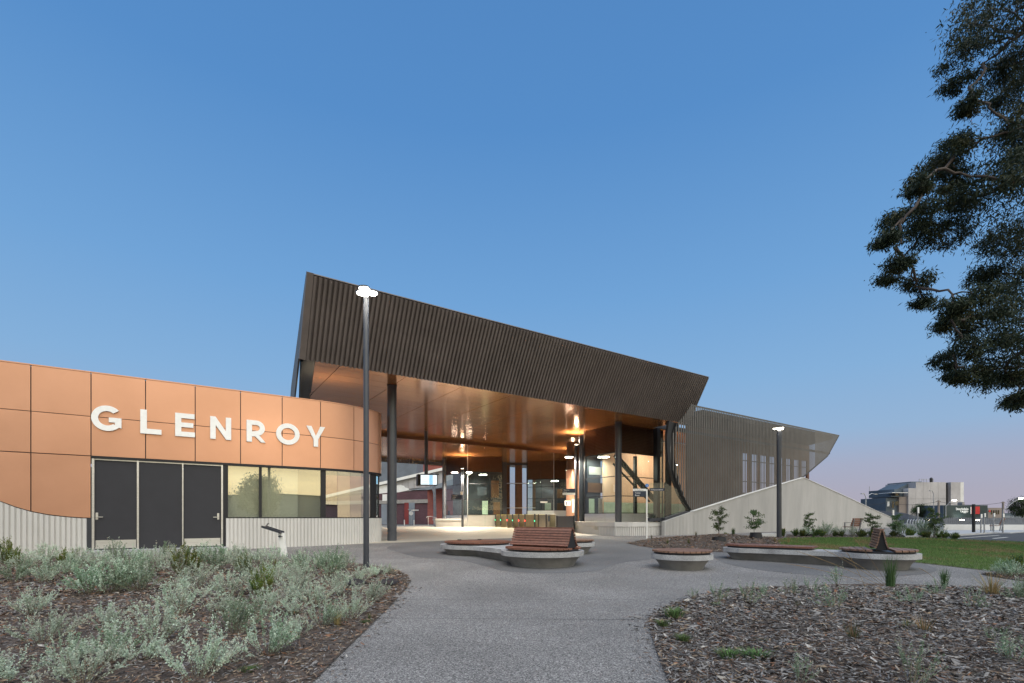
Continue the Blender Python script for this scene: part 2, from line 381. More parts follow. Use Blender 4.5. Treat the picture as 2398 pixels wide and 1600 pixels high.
# lawn, road, footpath on the right
LAWN = [gnd(*p) for p in [(1838,1262.5),(2000,1261),(2140,1261),(2230,1265),(2398,1271.5),(2560,1278),(2560,1362),(2398,1345),(2313,1337),(2218,1326),(2137,1317),(2050,1308),(1950,1300),(1860,1290),(1828,1277)]]
LAWN = smooth_poly(LAWN, 2)
sheet('lawn', LAWN, 'lawn', 0.008)
RD = [flat(*p) for p in [(2225,1263.6),(2398,1270.6),(2620,1279),(2900,1262),(2700,1247.5),(2398,1250.5),(2330,1252.6),(2262,1256.5),(2200,1259.6)]]
sheet('road', [(p.x, p.y) for p in RD], 'asphalt', 0.012)
FP = [flat(*p) for p in [(2120,1261.5),(2200,1258.8),(2262,1255.8),(2322,1252),(2366,1252.5),(2398,1249.8),(2700,1247),(2700,1243),(2398,1242),(2270,1246),(2180,1247),(2090,1247)]]
kb = MB(); kb.prism([(p.x, p.y) for p in FP], 0.0, 0.12)
tag(kb.build('footpath', 'footpath', fix=True), kind='structure')
for i, (a, b, w) in enumerate([((2238,1262.6),(2340,1256.2),0.10), ((2326,1262.6),(2359,1260.2),0.12)]):
    p, q = flat(*a), flat(*b); d = (q-p).normalized(); n_ = Vector((-d.y, d.x, 0))*w/2
    sheet('road_marking', [((p+n_).x, (p+n_).y), ((p-n_).x, (p-n_).y), ((q-n_).x, (q-n_).y), ((q+n_).x, (q+n_).y)], 'paint_line', 0.018)

# ------------------------------------------------------------------ copper-clad entrance building on the left
A0 = Vector((-11.83, 13.80, 0)); PW = 1.23; S1 = 5*PW
R1, T1, R2 = 4.0, R(33), 0.95
def wallp(s, off=0.0):
    """point and outward normal along the curved front; s in metres from the door's left joint"""
    if s <= S1:
        p = A0 + UD*s; n_ = -VD
    else:
        c1 = A0 + UD*S1 + VD*R1; a = min((s-S1)/R1, T1)
        n_ = (-VD*math.cos(a) + UD*math.sin(a)); p = c1 + n_*R1
        if (s-S1) > R1*T1:
            c2 = p - n_*R2; b = a + min((s-S1-R1*T1)/R2, math.pi-T1)
            n_ = (-VD*math.cos(b) + UD*math.sin(b)); p = c2 + n_*R2
    return p + n_*off, n_
SEND = S1 + R1*T1 + R2*(math.pi-T1)
def s_px(px): return ((13.8*2714/(2927-px)) - 13.8)/UY
EB = thing('entrance_building', 'copper panelled building with rounded end, white letters and charcoal doors', 'building', tuple(A0))
def ss(s0, s1, st=0.15):
    n_ = max(1, int((s1-s0)/st + .5)) if s1 > S1-0.01 else 1
    return [s0 + (s1-s0)*i/n_ for i in range(n_+1)]
def strip(mb, svals, z0, z1, o_in, o_out, mi=0):
    """curved solid strip along the front between two offsets"""
    n_ = len(svals); zz0 = z0 if callable(z0) else (lambda s: z0); zz1 = z1 if callable(z1) else (lambda s: z1)
    vs, fs = [], []
    for s in svals:
        a, _ = wallp(s, o_out); b, _ = wallp(s, o_in)
        vs += [(a.x, a.y, zz0(s)), (a.x, a.y, zz1(s)), (b.x, b.y, zz1(s)), (b.x, b.y, zz0(s))]
    for i in range(n_-1):
        k = 4*i
        fs += [(k, k+4, k+5, k+1), (k+1, k+5, k+6, k+2), (k+2, k+6, k+7, k+3), (k+3, k+7, k+4, k)]
    fs += [(0, 1, 2, 3), (4*n_-1, 4*n_-2, 4*n_-3, 4*n_-4)]
    return mb.add(vs, fs, mi)
Z0, Z1, Z2, Z3 = 2.647, 3.755, 4.99, 5.05
# dark core behind the panels, with the flat roof
sv = [-9.0, 0.0, S1] + ss(S1, SEND, 0.2)[1:]
poly = [wallp(s, -0.05)[0] for s in sv]; poly += [uv(0, 0) + Vector((0, 0, 0))][:0]
bk = poly[-1]; poly += [bk - UD*14]
cb = MB(); cb.prism([(p.x, p.y) for p in poly], 2.62, 4.96); cb.build('upper_wall', 'char', EB, fix=True)
polyi = [wallp(s, -0.42)[0] for s in sv]; bk = polyi[-1]; polyi += [bk - UD*14]
# inner room seen dimly through the office windows
ib = MB(); ib.prism([(p.x, p.y) for p in [wallp(s, -3.2)[0] for s in (-9, 0, 4.5)] + [uv(0, 0)][:0] + [wallp(4.5, -6)[0], wallp(-9, -6)[0]]], -0.2, 2.6); ib.build('room_partition', 'precast', EB, fix=True)
lw = MB(); strip(lw, [-9.0, s_px(203)], -0.3, 2.62, -0.3, -0.06); lw.build('lower_wall', 'char', EB)
def zlow(s): return lerp([(-9, 2.2), (-5, 2.1), (-3.5, 1.83), (s_px(0), 1.34), (s_px(36), 1.19), (s_px(72.8), 1.075), (s_px(115), 0.985), (s_px(160), 0.93), (s_px(190), 0.905), (0.0, 0.90)], s)
gap = 0.012
k = -7
while k < 9:
    s0, s1 = k*PW + gap, (k+1)*PW - gap
    if s1 > SEND-0.3: break
    for za, zb in ((Z0, Z1), (Z1, Z2)):
        pm = MB(); strip(pm, ss(s0, s1), za+gap, zb-gap*0.5, -0.045, 0.0)
        smooth_by_angle(pm.build('copper_panel', 'copper', EB, fix=True), 30)
    if k < 0:
        pm = MB(); st = [s0 + (s1-s0)*i/8 for i in range(9)]
        strip(pm, st, lambda s: zlow(s)+gap, Z0-gap, -0.045, 0.0)
        smooth_by_angle(pm.build('copper_panel', 'copper', EB, fix=True), 30)
    k += 1
cp = MB(); strip(cp, sv, Z2+0.001, Z2+0.03, -0.12, 0.012); smooth_by_angle(cp.build('parapet_capping', 'copper', EB, fix=True), 30)
hd = MB(); strip(hd, [0.0, S1] + ss(S1, SEND-0.6)[1:], 2.585, 2.652, -0.35, 0.006); hd.build('window_head', 'black', EB, fix=True)
# ribbed precast plinth
def ribs(mb, s0, s1, zt, pitch=0.112, d=0.035, o=0.0, zb=-0.35):
    n_ = int((s1-s0)/pitch); vs, fs = [], []; prof = [(0.0, -d), (0.12, -d), (0.26, 0.0), (0.86, 0.0)]
    for i in range(n_+1):
        for t, off in prof:
            s = s0 + (i+t)*(s1-s0)/(n_+1)
            p, _ = wallp(s, off+o); vs += [(p.x, p.y, zb), (p.x, p.y, zt(s) if callable(zt) else zt)]
    p, _ = wallp(s1, -d+o); vs += [(p.x, p.y, zb), (p.x, p.y, zt(s1) if callable(zt) else zt)]
    m_ = len(vs)//2
    fs = [(2*i, 2*i+2, 2*i+3, 2*i+1) for i in range(m_-1)]
    tv = []                                             # top ledge
    for i in range(m_):
        s = s0 + (s1-s0)*i/(m_-1); p, _ = wallp(s, -0.2+o); vs.append((p.x, p.y, vs[2*i+1][2]))
    fs += [(2*i+1, 2*i+3, 2*m_+i+1, 2*m_+i) for i in range(m_-1)]
    mb.add(vs, fs)
rb = MB(); ribs(rb, -7.5, s_px(203), lambda s: zlow(s)-0.012, o=0.01); rb.build('ribbed_plinth', 'precast', EB)
rb = MB(); ribs(rb, s_px(527.5), SEND-0.15, 0.895, o=0.01); rb.build('ribbed_plinth', 'precast', EB)
sl = MB(); strip(sl, [s_px(524), S1]+ss(S1, SEND-0.2)[1:], 0.895, 0.93, -0.2, -0.01); sl.build('window_sill', 'black', EB, fix=True)
# doors
def dbox(name, a, b, z0, z1, o0, o1, mat, parent=EB, bevel=0.0):
    mb = MB(); strip(mb, [a, b], z0, z1, o0, o1); return mb.build(name, mat, parent, fix=True, bevel=bevel)
dbox('door_jamb', s_px(203), s_px(216), -0.3, 0.9, -0.14, -0.02, 'char')
for a, b in ((214.5, 220.5), (320.2, 325), (426.3, 429.3), (518, 522)):
    dbox('door_frame', s_px(a), s_px(b), -0.2, 2.585, -0.14, -0.012, 'steel')
dbox('door_frame', s_px(214.5), s_px(522), 2.55, 2.584, -0.15, -0.03, 'steel')
dbox('infill_panel', s_px(325), s_px(426.3), -0.3, 2.55, -0.13, -0.05, 'door')
for a, b, hx, hs in ((221.3, 319.6, 226, 1), (429.8, 517.4, 511, -1)):
    d_ = dbox('door', s_px(a), s_px(b), 0.0, 2.545, -0.13, -0.06, 'door')
    dbox('kick_plate', s_px(a)+0.015, s_px(b)-0.015, 0.03, 0.27, -0.059, -0.052, 'steel', d_)
    s_h = s_px(hx); hm = MB(); p0, _ = wallp(s_h, -0.052)
    hm.box(p0 + Vector((0, 0, 0.955)), (0.055, 0.014, 0.20), (UD, VD, ZD))
    p1, _ = wallp(s_h, 0.0); hm.bar(p0+Vector((0, 0, 0.93)), p1+Vector((0, 0, 0.93)), 0.02, 0.02)
    hm.bar(p1+Vector((0, 0, 0.93))-UD*hs*0.012, p1+Vector((0, 0, 0.93))+UD*hs*0.14, 0.02, 0.02)
    hm.build('door_handle', 'steel', d_)
dbox('door_jamb', s_px(522), s_px(534), -0.3, 2.585, -0.14, -0.015, 'black')
dbox('threshold', s_px(203), s_px(530), -0.35, -0.005, -0.5, 0.35, 'footpath')
# office windows
MT['blind'] = M('pale_blind', (0.80, 0.79, 0.72), 0.8, 0, 0.03)
MT['brown_blind'] = M('taupe_blind', (0.62, 0.58, 0.48), 0.8, 0, 0.03)
wz0, wz1 = 0.931, 2.584
bl = MB(); strip(bl, [s_px(534), s_px(700)], 0.6, 2.58, -0.24, -0.22); bl.build('pale_blind', 'blind', EB, fix=True)
bl = MB(); strip(bl, [s_px(700), s_px(760)], 0.6, 2.58, -0.5, -0.48); bl.build('pale_blind', 'brown_blind', EB, fix=True)
segs = [(s_px(534.5), s_px(752)), (s_px(764), S1+0.62), (S1+0.63, S1+1.12), (S1+1.13, S1+1.62), (S1+1.63, S1+2.1), (S1+2.4, S1+3.2)]
for i, (a, b) in enumerate(segs):
    wm = MB(); strip(wm, ss(a, b, 0.3) if i in (0,) else [a, b], wz0, wz1, -0.092, -0.08)
    wm.build('window_pane', 'glass_dark', EB)
for a, b in ((s_px(607), s_px(613.5)), (s_px(752), s_px(764)), (S1+2.1, S1+2.4), (S1+3.2, S1+3.5)):
    dbox('window_mullion', a, b, wz0, wz1, -0.13, -0.05, 'black')
# white letters
def ell(cx, cy, rx, ry, a0, a1, n_=28): return [(cx + rx*math.cos(R(a0+(a1-a0)*i/n_)), cy + ry*math.sin(R(a0+(a1-a0)*i/n_))) for i in range(n_+1)]
def glyph(ch, w, h, t):
    if ch == 'L': return [[(0, 0), (w, 0), (w, t), (t*1.05, t), (t*1.05, h), (0, h)]]
    if ch == 'E': return [[(0, 0), (w, 0), (w, t), (t*1.05, t), (t*1.05, h/2-t*.45), (w*.92, h/2-t*.45), (w*.92, h/2+t*.5), (t*1.05, h/2+t*.5), (t*1.05, h-t), (w*.98, h-t), (w*.98, h), (0, h)]]
    if ch == 'N': return [[(0, 0), (t, 0), (t, h*.62), (w-t*.95, 0), (w, 0), (w, h), (w-t, h), (w-t, h*.38), (t*.95, h), (0, h)]]
    if ch == 'Y': return [[(w/2-t/2, 0), (w/2+t/2, 0), (w/2+t/2, h*.36), (w, h), (w-t*1.1, h), (w/2, h*.52), (t*1.1, h), (0, h), (w/2-t/2, h*.36)]]
    if ch == 'O': return [ell(w/2, h/2, w/2, h/2*1.02, 0, 360)[:-1], ell(w/2, h/2, w/2-t, h/2-t, 0, 360)[:-1]]
    if ch == 'R':
        b = h*.33; rb_ = (h-b)/2; cx = w*.52
        return [[(0, 0), (t*1.05, 0), (t*1.05, b-t*.35), (w*.46, b-t*.35), (w*.78, 0), (w*1.02, 0), (w*.66, b*1.02)] + ell(cx, b+rb_-t*.1, w*.46, rb_+t*.1, -62, 90, 18) + [(0, h)],
                [(t*1.05, b+t*.7)] + ell(cx, b+rb_-t*.05, w*.46-t, rb_-t*.95, -90, 90, 14) + [(t*1.05, h-t)]]
    if ch == 'G':
        return [ell(w*.5, h/2, w*.5, h/2*1.02, 42, 318, 40) + [(w*.955, h*.13), (w*.955, h*.54), (w*.55, h*.54), (w*.55, h*.54-t*.9), (w*.955-t, h*.54-t*.9), (w*.955-t, h*.245)]
                + ell(w*.5, h/2, w*.5-t*1.02, h/2-t, 312, 48, 34)]
for ch, a, b in (('G', 213.7, 288), ('L', 328.6, 378.2), ('E', 410, 456.3), ('N', 492, 541), ('R', 577, 620.5), ('O', 646, 701), ('Y', 717, 760.5)):
    s0, s1 = s_px(a), s_px(b); p0, _ = wallp(s0, 0.03)
    if ch == 'Y': p0 = A0 + UD*s0 - VD*0.03
    zz = 3.385
    me = curve_mesh('outline', glyph(ch, s1-s0, 0.705, 0.148), 0.022)
    place(me, 'letter', 'letter', p0 + Vector((0, 0, zz)), UD, ZD, EB)

# ------------------------------------------------------------------ the station canopy
ZS = 6.22; ZT = 8.37; LEAN = -1.245; UE = 19.5; VB = 23.8
CN = thing('station_canopy', 'wide station canopy with leaning bronze corrugated fascia and glossy copper soffit', 'canopy', tuple(uv(3.3, 1.87, 0)))
def ul(v): return 0.17*v
def corr(mb, p_of, n_, prof, mi=0):
    """corrugated sheet: p_of(t_index, depth, end) gives points"""
    vs, fs = [], []
    for i in range(n_):
        for t, d in prof: vs += [p_of(i+t, d, 0), p_of(i+t, d, 1)]
    m_ = len(vs)//2; fs = [(2*i, 2*i+2, 2*i+3, 2*i+1) for i in range(m_-1)]
    return mb.add(vs, fs, mi)
nf = Vector((0, 0, 0)); lean_n = (-VD*2.15 - ZD*1.245).normalized()
PROF = [(0.0, 0.0), (0.26, 0.0), (0.36, 0.095), (0.5, 0.105), (0.64, 0.105), (0.86, 0.09)]
npitch = int((UE+0.25)/0.152)
fm = MB()
def fp(t, d, e):
    u = -0.34 + t*(UE+0.39)/npitch
    q = uv(u, 0, ZS-0.10) if e == 0 else uv(u, LEAN, ZT)
    return q + lean_n*d
corr(fm, fp, npitch, PROF)
smooth_by_angle(fm.build('fascia_cladding', 'fascia', CN), 50)
bkf = MB(); bkf.slab([uv(-0.38, 0.03, ZS-0.02), uv(UE-.25, 0.03, ZS-0.02), uv(UE-.25, LEAN+0.03, ZT-0.05), uv(-0.38, LEAN+0.03, ZT-0.05)], VD*0.08); bkf.build('fascia_backing', 'char', CN, fix=True)
tr = MB(); tr.bar(uv(-0.42, LEAN+0.02, ZT+0.02), uv(UE+.1, LEAN+0.02, ZT+0.02), 0.12, 0.03); tr.build('fascia_capping', 'fascia', CN)
# left return of the roof, with a corrugated skin and a black frame
lm = MB()
def lp(t, d, e):
    v = t*0.16
    if e == 0: q = uv(ul(v)-0.45-0.02*v, v, ZS-0.12)
    else: q = uv(ul(v)-0.45-0.028*v, v+LEAN*(1-min(1, v/9)), ZT-0.11*v)
    return q - UD*d*0.6
corr(lm, lp, 100, PROF); smooth_by_angle(lm.build('side_cladding', 'screen', CN), 50)
ec = MB(); ec.bar(uv(-0.40, -0.04, ZS-0.12), uv(-0.40, LEAN-0.04, ZT+0.04), 0.14, 0.2, up=UD); ec.build('corner_trim', 'fascia', CN)
eb = MB(); eb.slab([uv(-0.40, 0.12, ZS+0.95), uv(-0.40+ul(16), 16, ZS+0.45), uv(-0.40+ul(16), 16, ZS-0.22), uv(-0.40, 0.12, ZS-0.16)], UD*0.05)
eb.slab([uv(-0.34, 0.12, ZS-0.03), uv(-0.34+ul(16), 16, ZS-0.03), uv(0.03+ul(16), 16, ZS-0.03), uv(0.0, 0.12, ZS-0.03)], ZD*0.05)
eb.build('edge_beam', 'black', CN, fix=True)
# roof deck
dk = MB(); dk.prism([(q.x, q.y) for q in (uv(-0.38, 0.15), uv(UE-.15, 0.15), uv(UE-.15, 2.4), uv(28, 2.4), uv(28, VB), uv(-0.38+ul(VB), VB))], ZS+0.06, ZS+0.30)
dk.build('roof_deck', 'char', CN, fix=True)
# soffit panels with open joints
VBK = 12.8; rnd = random.Random(3)
ulist = [-0.2] + [0.93+2.42*i for i in range(12)]; dv = 0.8
nv = int(VB/dv)
proto = {}
for i in range(len(ulist)-1):
    for j in range(nv+1):
        v0, v1 = j*dv, min((j+1)*dv, VB)
        if v1-v0 < .1: continue
        a, b = ulist[i], ulist[i+1]
        la0, la1 = max(a, ul(v0)+0.02), max(a, ul(v1)+0.02)
        if la0 > b-0.03 and la1 > b-0.03: continue
        la0, la1 = min(la0, b-0.03), min(la1, b-0.03)
        b = min(b, UE-0.15 if v0 < 2.3 else 27.9)
        if b-a < .2: continue
        zj = ZS if v0 < VBK else ZS-0.22
        tl = rnd.uniform(-0.0012, 0.0012); tl2 = tl
        pm = MB(); h_ = 0.011
        pm.slab([uv(la0+h_, v0+h_*.6, zj+tl), uv(b-h_, v0+h_*.6, zj+tl), uv(b-h_, v1-h_*.6, zj-tl), uv(la1+h_, v1-h_*.6, zj-tl)], ZD*0.02)
        pm.build('soffit_panel', 'soffit', CN, fix=True)
bh = MB(); bh.slab([uv(ul(VBK)+.3, VBK-0.03, ZS+.05), uv(27, VBK-0.03, ZS+.05), uv(27, VBK-0.03, ZS-0.24), uv(ul(VBK)+.3, VBK-0.03, ZS-0.24)], VD*0.025)
bh.build('soffit_bulkhead', 'bronze_dark', CN, fix=True)
# rear fascia edge
rf = MB()
corr(rf, lambda t, d, e: uv(ul(VB)+0.1+t*0.2, VB+0.1+0.25*e, ZS-0.5 if e == 0 else ZS+1.0) + VD*d, 78, PROF)
smooth_by_angle(rf.build('rear_cladding', 'screen', CN), 50)
# columns
def column(px, y, r, zb, ztop, name='column', par=CN):
    X = (px-CX)/F*y; mb = MB(); mb.tube([(X, y, zb), (X, y, ztop)], r, 32)
    o = smooth_by_angle(mb.build(name, 'pole', par), 40)
    fl_ = MB(); fl_.tube([(X, y, ztop-0.03), (X, y, ztop+0.0)], r+0.015, 32); smooth_by_angle(fl_.build('collar', 'black', o), 40)
    return o
column(918, 19.7, 0.185, -0.1, ZS)
column(1448, 27.1, 0.185, 0.5, ZS)
column(1040.5, 42.0, 0.175, 0.1, ZS-0.22)
# ------------------------------------------------------------------ ribbed concrete wall and metal screen on the right
VW = -1.2; VS = -1.02
zw = [(u_at(px, VW), z_at(px, py, VW)) for px, py in ((1556.5,1221.5),(1622.8,1198.7),(1750,1158.5),(1882,1119),(1935,1142.5),(1989,1167),(2050,1196),(2109,1221.5))]
RW = thing('ribbed_concrete_wall', 'pale ribbed concrete wall rising to a point below the metal screen', 'wall', tuple(uv(zw[0][0], VW, 0)))
joints = [zw[0][0], 19.6, 23.4, 27.2, 29.8, 33.5, 37.5, 41.5, zw[-1][0]]
for a, b in zip(joints, joints[1:]):
    n_ = max(2, int((b-a)/0.112)); vs = []; a2, b2 = a+0.006, b-0.006
    for i in range(n_):
        for t, d in ((0.0, 0.03), (0.14, 0.03), (0.27, 0.0), (0.87, 0.0)):
            u = a2 + (b2-a2)*(i+t)/n_; q = uv(u, VW+d); vs += [(q.x, q.y, -0.3), (q.x, q.y, lerp(zw, u))]
    q = uv(b2, VW+0.03); vs += [(q.x, q.y, -0.3), (q.x, q.y, lerp(zw, b2))]
    m_ = len(vs)//2; fs = [(2*i, 2*i+2, 2*i+3, 2*i+1) for i in range(m_-1)]
    mb = MB(); mb.add(vs, fs)
    zs_ = [p[0] for p in zw if a2 < p[0] < b2]; us = [a2] + zs_ + [b2]
    top = [uv(u, VW+0.002, lerp(zw, u)) for u in us]
    for p, q in zip(us, us[1:]):
        P = [uv(p, VW+.03, -0.3), uv(q, VW+.03, -0.3), uv(q, VW+.03, lerp(zw, q)), uv(p, VW+.03, lerp(zw, p))]
        mb.slab([x + VD*0.006 for x in P], VD*0.16)
    mb.build('precast_panel', 'precast_grey', RW)
cp = MB()
for (a, za), (b, zb) in zip(zw[1:], zw[2:]): cp.bar(uv(a, VW+0.09, za+0.018), uv(b, VW+0.09, zb+0.018), 0.24, 0.03)
cp.build('coping', 'precast_white', RW)

SC = thing('screen_wing', 'grey vertical batten screen of the station wing ending in a pointed tip', 'screen', tuple(uv(25, VS, 0)))
up = [(u_at(px, VS), z_at(px, py, VS)) for px, py in ((1578,1050),(1581,1020),(1590,991),(1605,970),(1619,947),(1965.5,1019))]
lo = [(u_at(px, VS), z_at(px, py, VS)) for px, py in ((1578,1052),(1583,1100),(1590,1127),(1601,1161),(1611,1182),(1622,1199),(1750,1159),(1830,1133),(1882,1117),(1938.5,1068.5),(1965.5,1019.5))]
bm_ = MB(); u = up[0][0]+0.02; pitch = 0.155; rs = random.Random(5)
while u < up[-1][0]-0.05:
    for kk in range(1):
        w = 0.100 if u < 31.6 else 0.135; z0 = lerp(lo, u); z1 = lerp(up, u); z0b = lerp(lo, u+w); z1b = lerp(up, u+w)
        if z1-z0 > 0.05:
            bend = 0.25*max(0, 1-(u-up[0][0])/1.2)**2          # the sheet turns in at its free edge
            d = 0.022
            P = lambda uu, dd, zz: uv(uu, VS+bend+dd, zz)
            bm_.add([P(u, d, z0), P(u+w*.28, 0, z0), P(u+w*.72, 0, z0b), P(u+w, d, z0b), P(u, d, z1), P(u+w*.28, 0, z1), P(u+w*.72, 0, z1b), P(u+w, d, z1b)],
                    [(0, 1, 5, 4), (1, 2, 6, 5), (2, 3, 7, 6)])
    u += pitch
tag(bm_.build('battens', 'screen', SC), kind='stuff')
# rails and edge frames of the screen
def zr(px, py): return z_at(px, py, VS)
rl = MB(); rl.bar(uv(up[-2][0], VS+0.06, up[-2][1]-.03), uv(up[-1][0], VS+0.06, up[-1][1]-.03), 0.05, 0.07)
rl.build('top_rail', 'screen', SC)
rl = MB(); rl.bar(uv(u_at(1592, VS), VS+0.22, 5.45), uv(u_at(1950, VS), VS+0.22, 5.45), 0.10, 0.12); rl.build('middle_rail', 'char', SC)
rl = MB()
for (a, za), (b, zb) in zip(lo[5:], lo[6:]): rl.bar(uv(a, VS+0.03, za), uv(b, VS+0.03, zb), 0.06, 0.06)
rl.build('edge_rail', 'char', SC)
left = [(1567,986),(1562,1020),(1562.5,1050),(1565,1078),(1570,1100),(1578,1127),(1588,1155),(1604,1183),(1618,1199)]
right = [(1590,992),(1582,1020),(1579.5,1050),(1580.5,1078),(1584,1102),(1591,1128),(1602,1161),(1612,1183),(1623,1199)]
cb_ = MB()
for (a, b), (c, d) in zip(zip(left, right), zip(left[1:], right[1:])):
    P = [uv(u_at(p[0], VS+.25), VS+.25, z_at(p[0], p[1], VS+.25)) for p in (a, b, d, c)]
    cb_.slab(P, VD*0.14)
cb_.build('curved_edge_beam', 'black', SC, fix=True)
# wing behind the screen: roof, rear wall with window openings, floor
uw0, uw1 = 17.2, 36.2; VR = 1.5
wr = MB(); wr.prism([(q.x, q.y) for q in (uv(uw0+2.4, VS+0.12), uv(uw1-1.8, VS+0.12), uv(uw1, VR+.1), uv(uw0+2.4, VR+.1))], 6.46, 6.73); wr.build('wing_roof', 'char', SC, fix=True)
rwall = MB()
for a, b, z0, z1 in ((21.5, 27.0, 0.2, 6.45), (27.0, uw1, 5.25, 6.45), (27.0, uw1, 0.2, 2.6)):
    rwall.slab([uv(a, VR, z0), uv(b, VR, z0), uv(b, VR, z1), uv(a, VR, z1)], VD*0.15)
rwall.build('rear_wall', 'bronze_dark', SC, fix=True)
uu = 27.0
while uu < uw1:
    pm = MB(); pm.slab([uv(uu, VR+.02, 2.6), uv(uu+.28, VR+.02, 2.6), uv(uu+.28, VR+.02, 5.25), uv(uu, VR+.02, 5.25)], VD*0.13); pm.build('window_post', 'bronze_dark', SC, fix=True)
    uu += 1.12
pm = MB(); pm.bar(uv(27, VR+.05, 4.75), uv(uw1, VR+.05, 4.75), 0.05, 0.05); pm.bar(uv(27, VR+.05, 3.35), uv(uw1, VR+.05, 3.35), 0.05, 0.05); pm.build('window_transom', 'char', SC)

# ------------------------------------------------------------------ concrete plinth wall in front of the glass pavilion
pl_px = [(1343,1248.3),(1362,1251),(1400,1254),(1440,1255.8),(1475,1256),(1515,1255.5),(1554,1254.3)]
PLN = [flat(x, y, 0.02) for x, y in pl_px]
PT = thing('plinth_wall', 'low curved concrete wall with ribbed face below the glass pavilion', 'wall', tuple(PLN[3]))
path = []
for i in range(len(PLN)-1):
    for k in range(10): path.append(PLN[i].lerp(PLN[i+1], k/10))
path.append(PLN[-1])
def nrm(i, P): d = (P[min(i+1, len(P)-1)] - P[max(i-1, 0)]); return Vector((d.y, -d.x, 0)).normalized()
L_ = [0]
for a, b in zip(path, path[1:]): L_.append(L_[-1] + (b-a).length)
def along(s):
    for i in range(len(L_)-1):
        if s <= L_[i+1]:
            t = (s-L_[i])/max(1e-6, L_[i+1]-L_[i]); return path[i].lerp(path[i+1], t), nrm(i, path).lerp(nrm(i+1, path), t).normalized()
    return path[-1], nrm(len(path)-1, path)
vs = []; tot = L_[-1]; n_ = int((tot-0.25)/0.112)
for i in range(n_):
    for t, d in ((0, -0.04), (.24, -0.04), (.34, 0), (.9, 0)):
        p, nn = along(0.25 + (tot-0.25)*(i+t)/n_); q = p + nn*d; vs += [(q.x, q.y, -0.1), (q.x, q.y, 0.48)]
mb = MB(); mb.add(vs, [(2*i, 2*i+2, 2*i+3, 2*i+1) for i in range(len(vs)//2-1)]); mb.build('ribbed_face', 'precast', PT)
mb = MB(); out = [along(tot*i/40)[0] + along(tot*i/40)[1]*0.02 for i in range(41)]
inn = [along(tot*i/40)[0] - along(tot*i/40)[1]*0.5 for i in range(41)]
mb.prism([(p.x, p.y) for p in out + inn[::-1]], 0.48, 0.70); mb.build('top_band', 'precast', PT, fix=True)
mb = MB(); mb.prism([(p.x, p.y) for p in [along(tot*i/40)[0] - along(tot*i/40)[1]*0.05 for i in range(41)] + inn[::-1]], -0.1, 0.479); mb.build('backing', 'precast', PT, fix=True)
mb = MB(); p, nn = along(0.12); mb.box(p - nn*0.2 + Vector((0, 0, 0.19)), (0.26, 0.44, 0.57), (Vector((-nn.y, nn.x, 0)), nn, ZD)); mb.build('end_pier', 'precast', PT)
mb = MB(); mb.prism([(q.x, q.y) for q in (out[4] - VD*-0.1, out[20], out[40], uv(19.5, 0), uv(23, 7), uv(16, 7), uv(15.6, 4))], 0.3, 0.66); mb.build('raised_floor', 'floor', PT, fix=True)

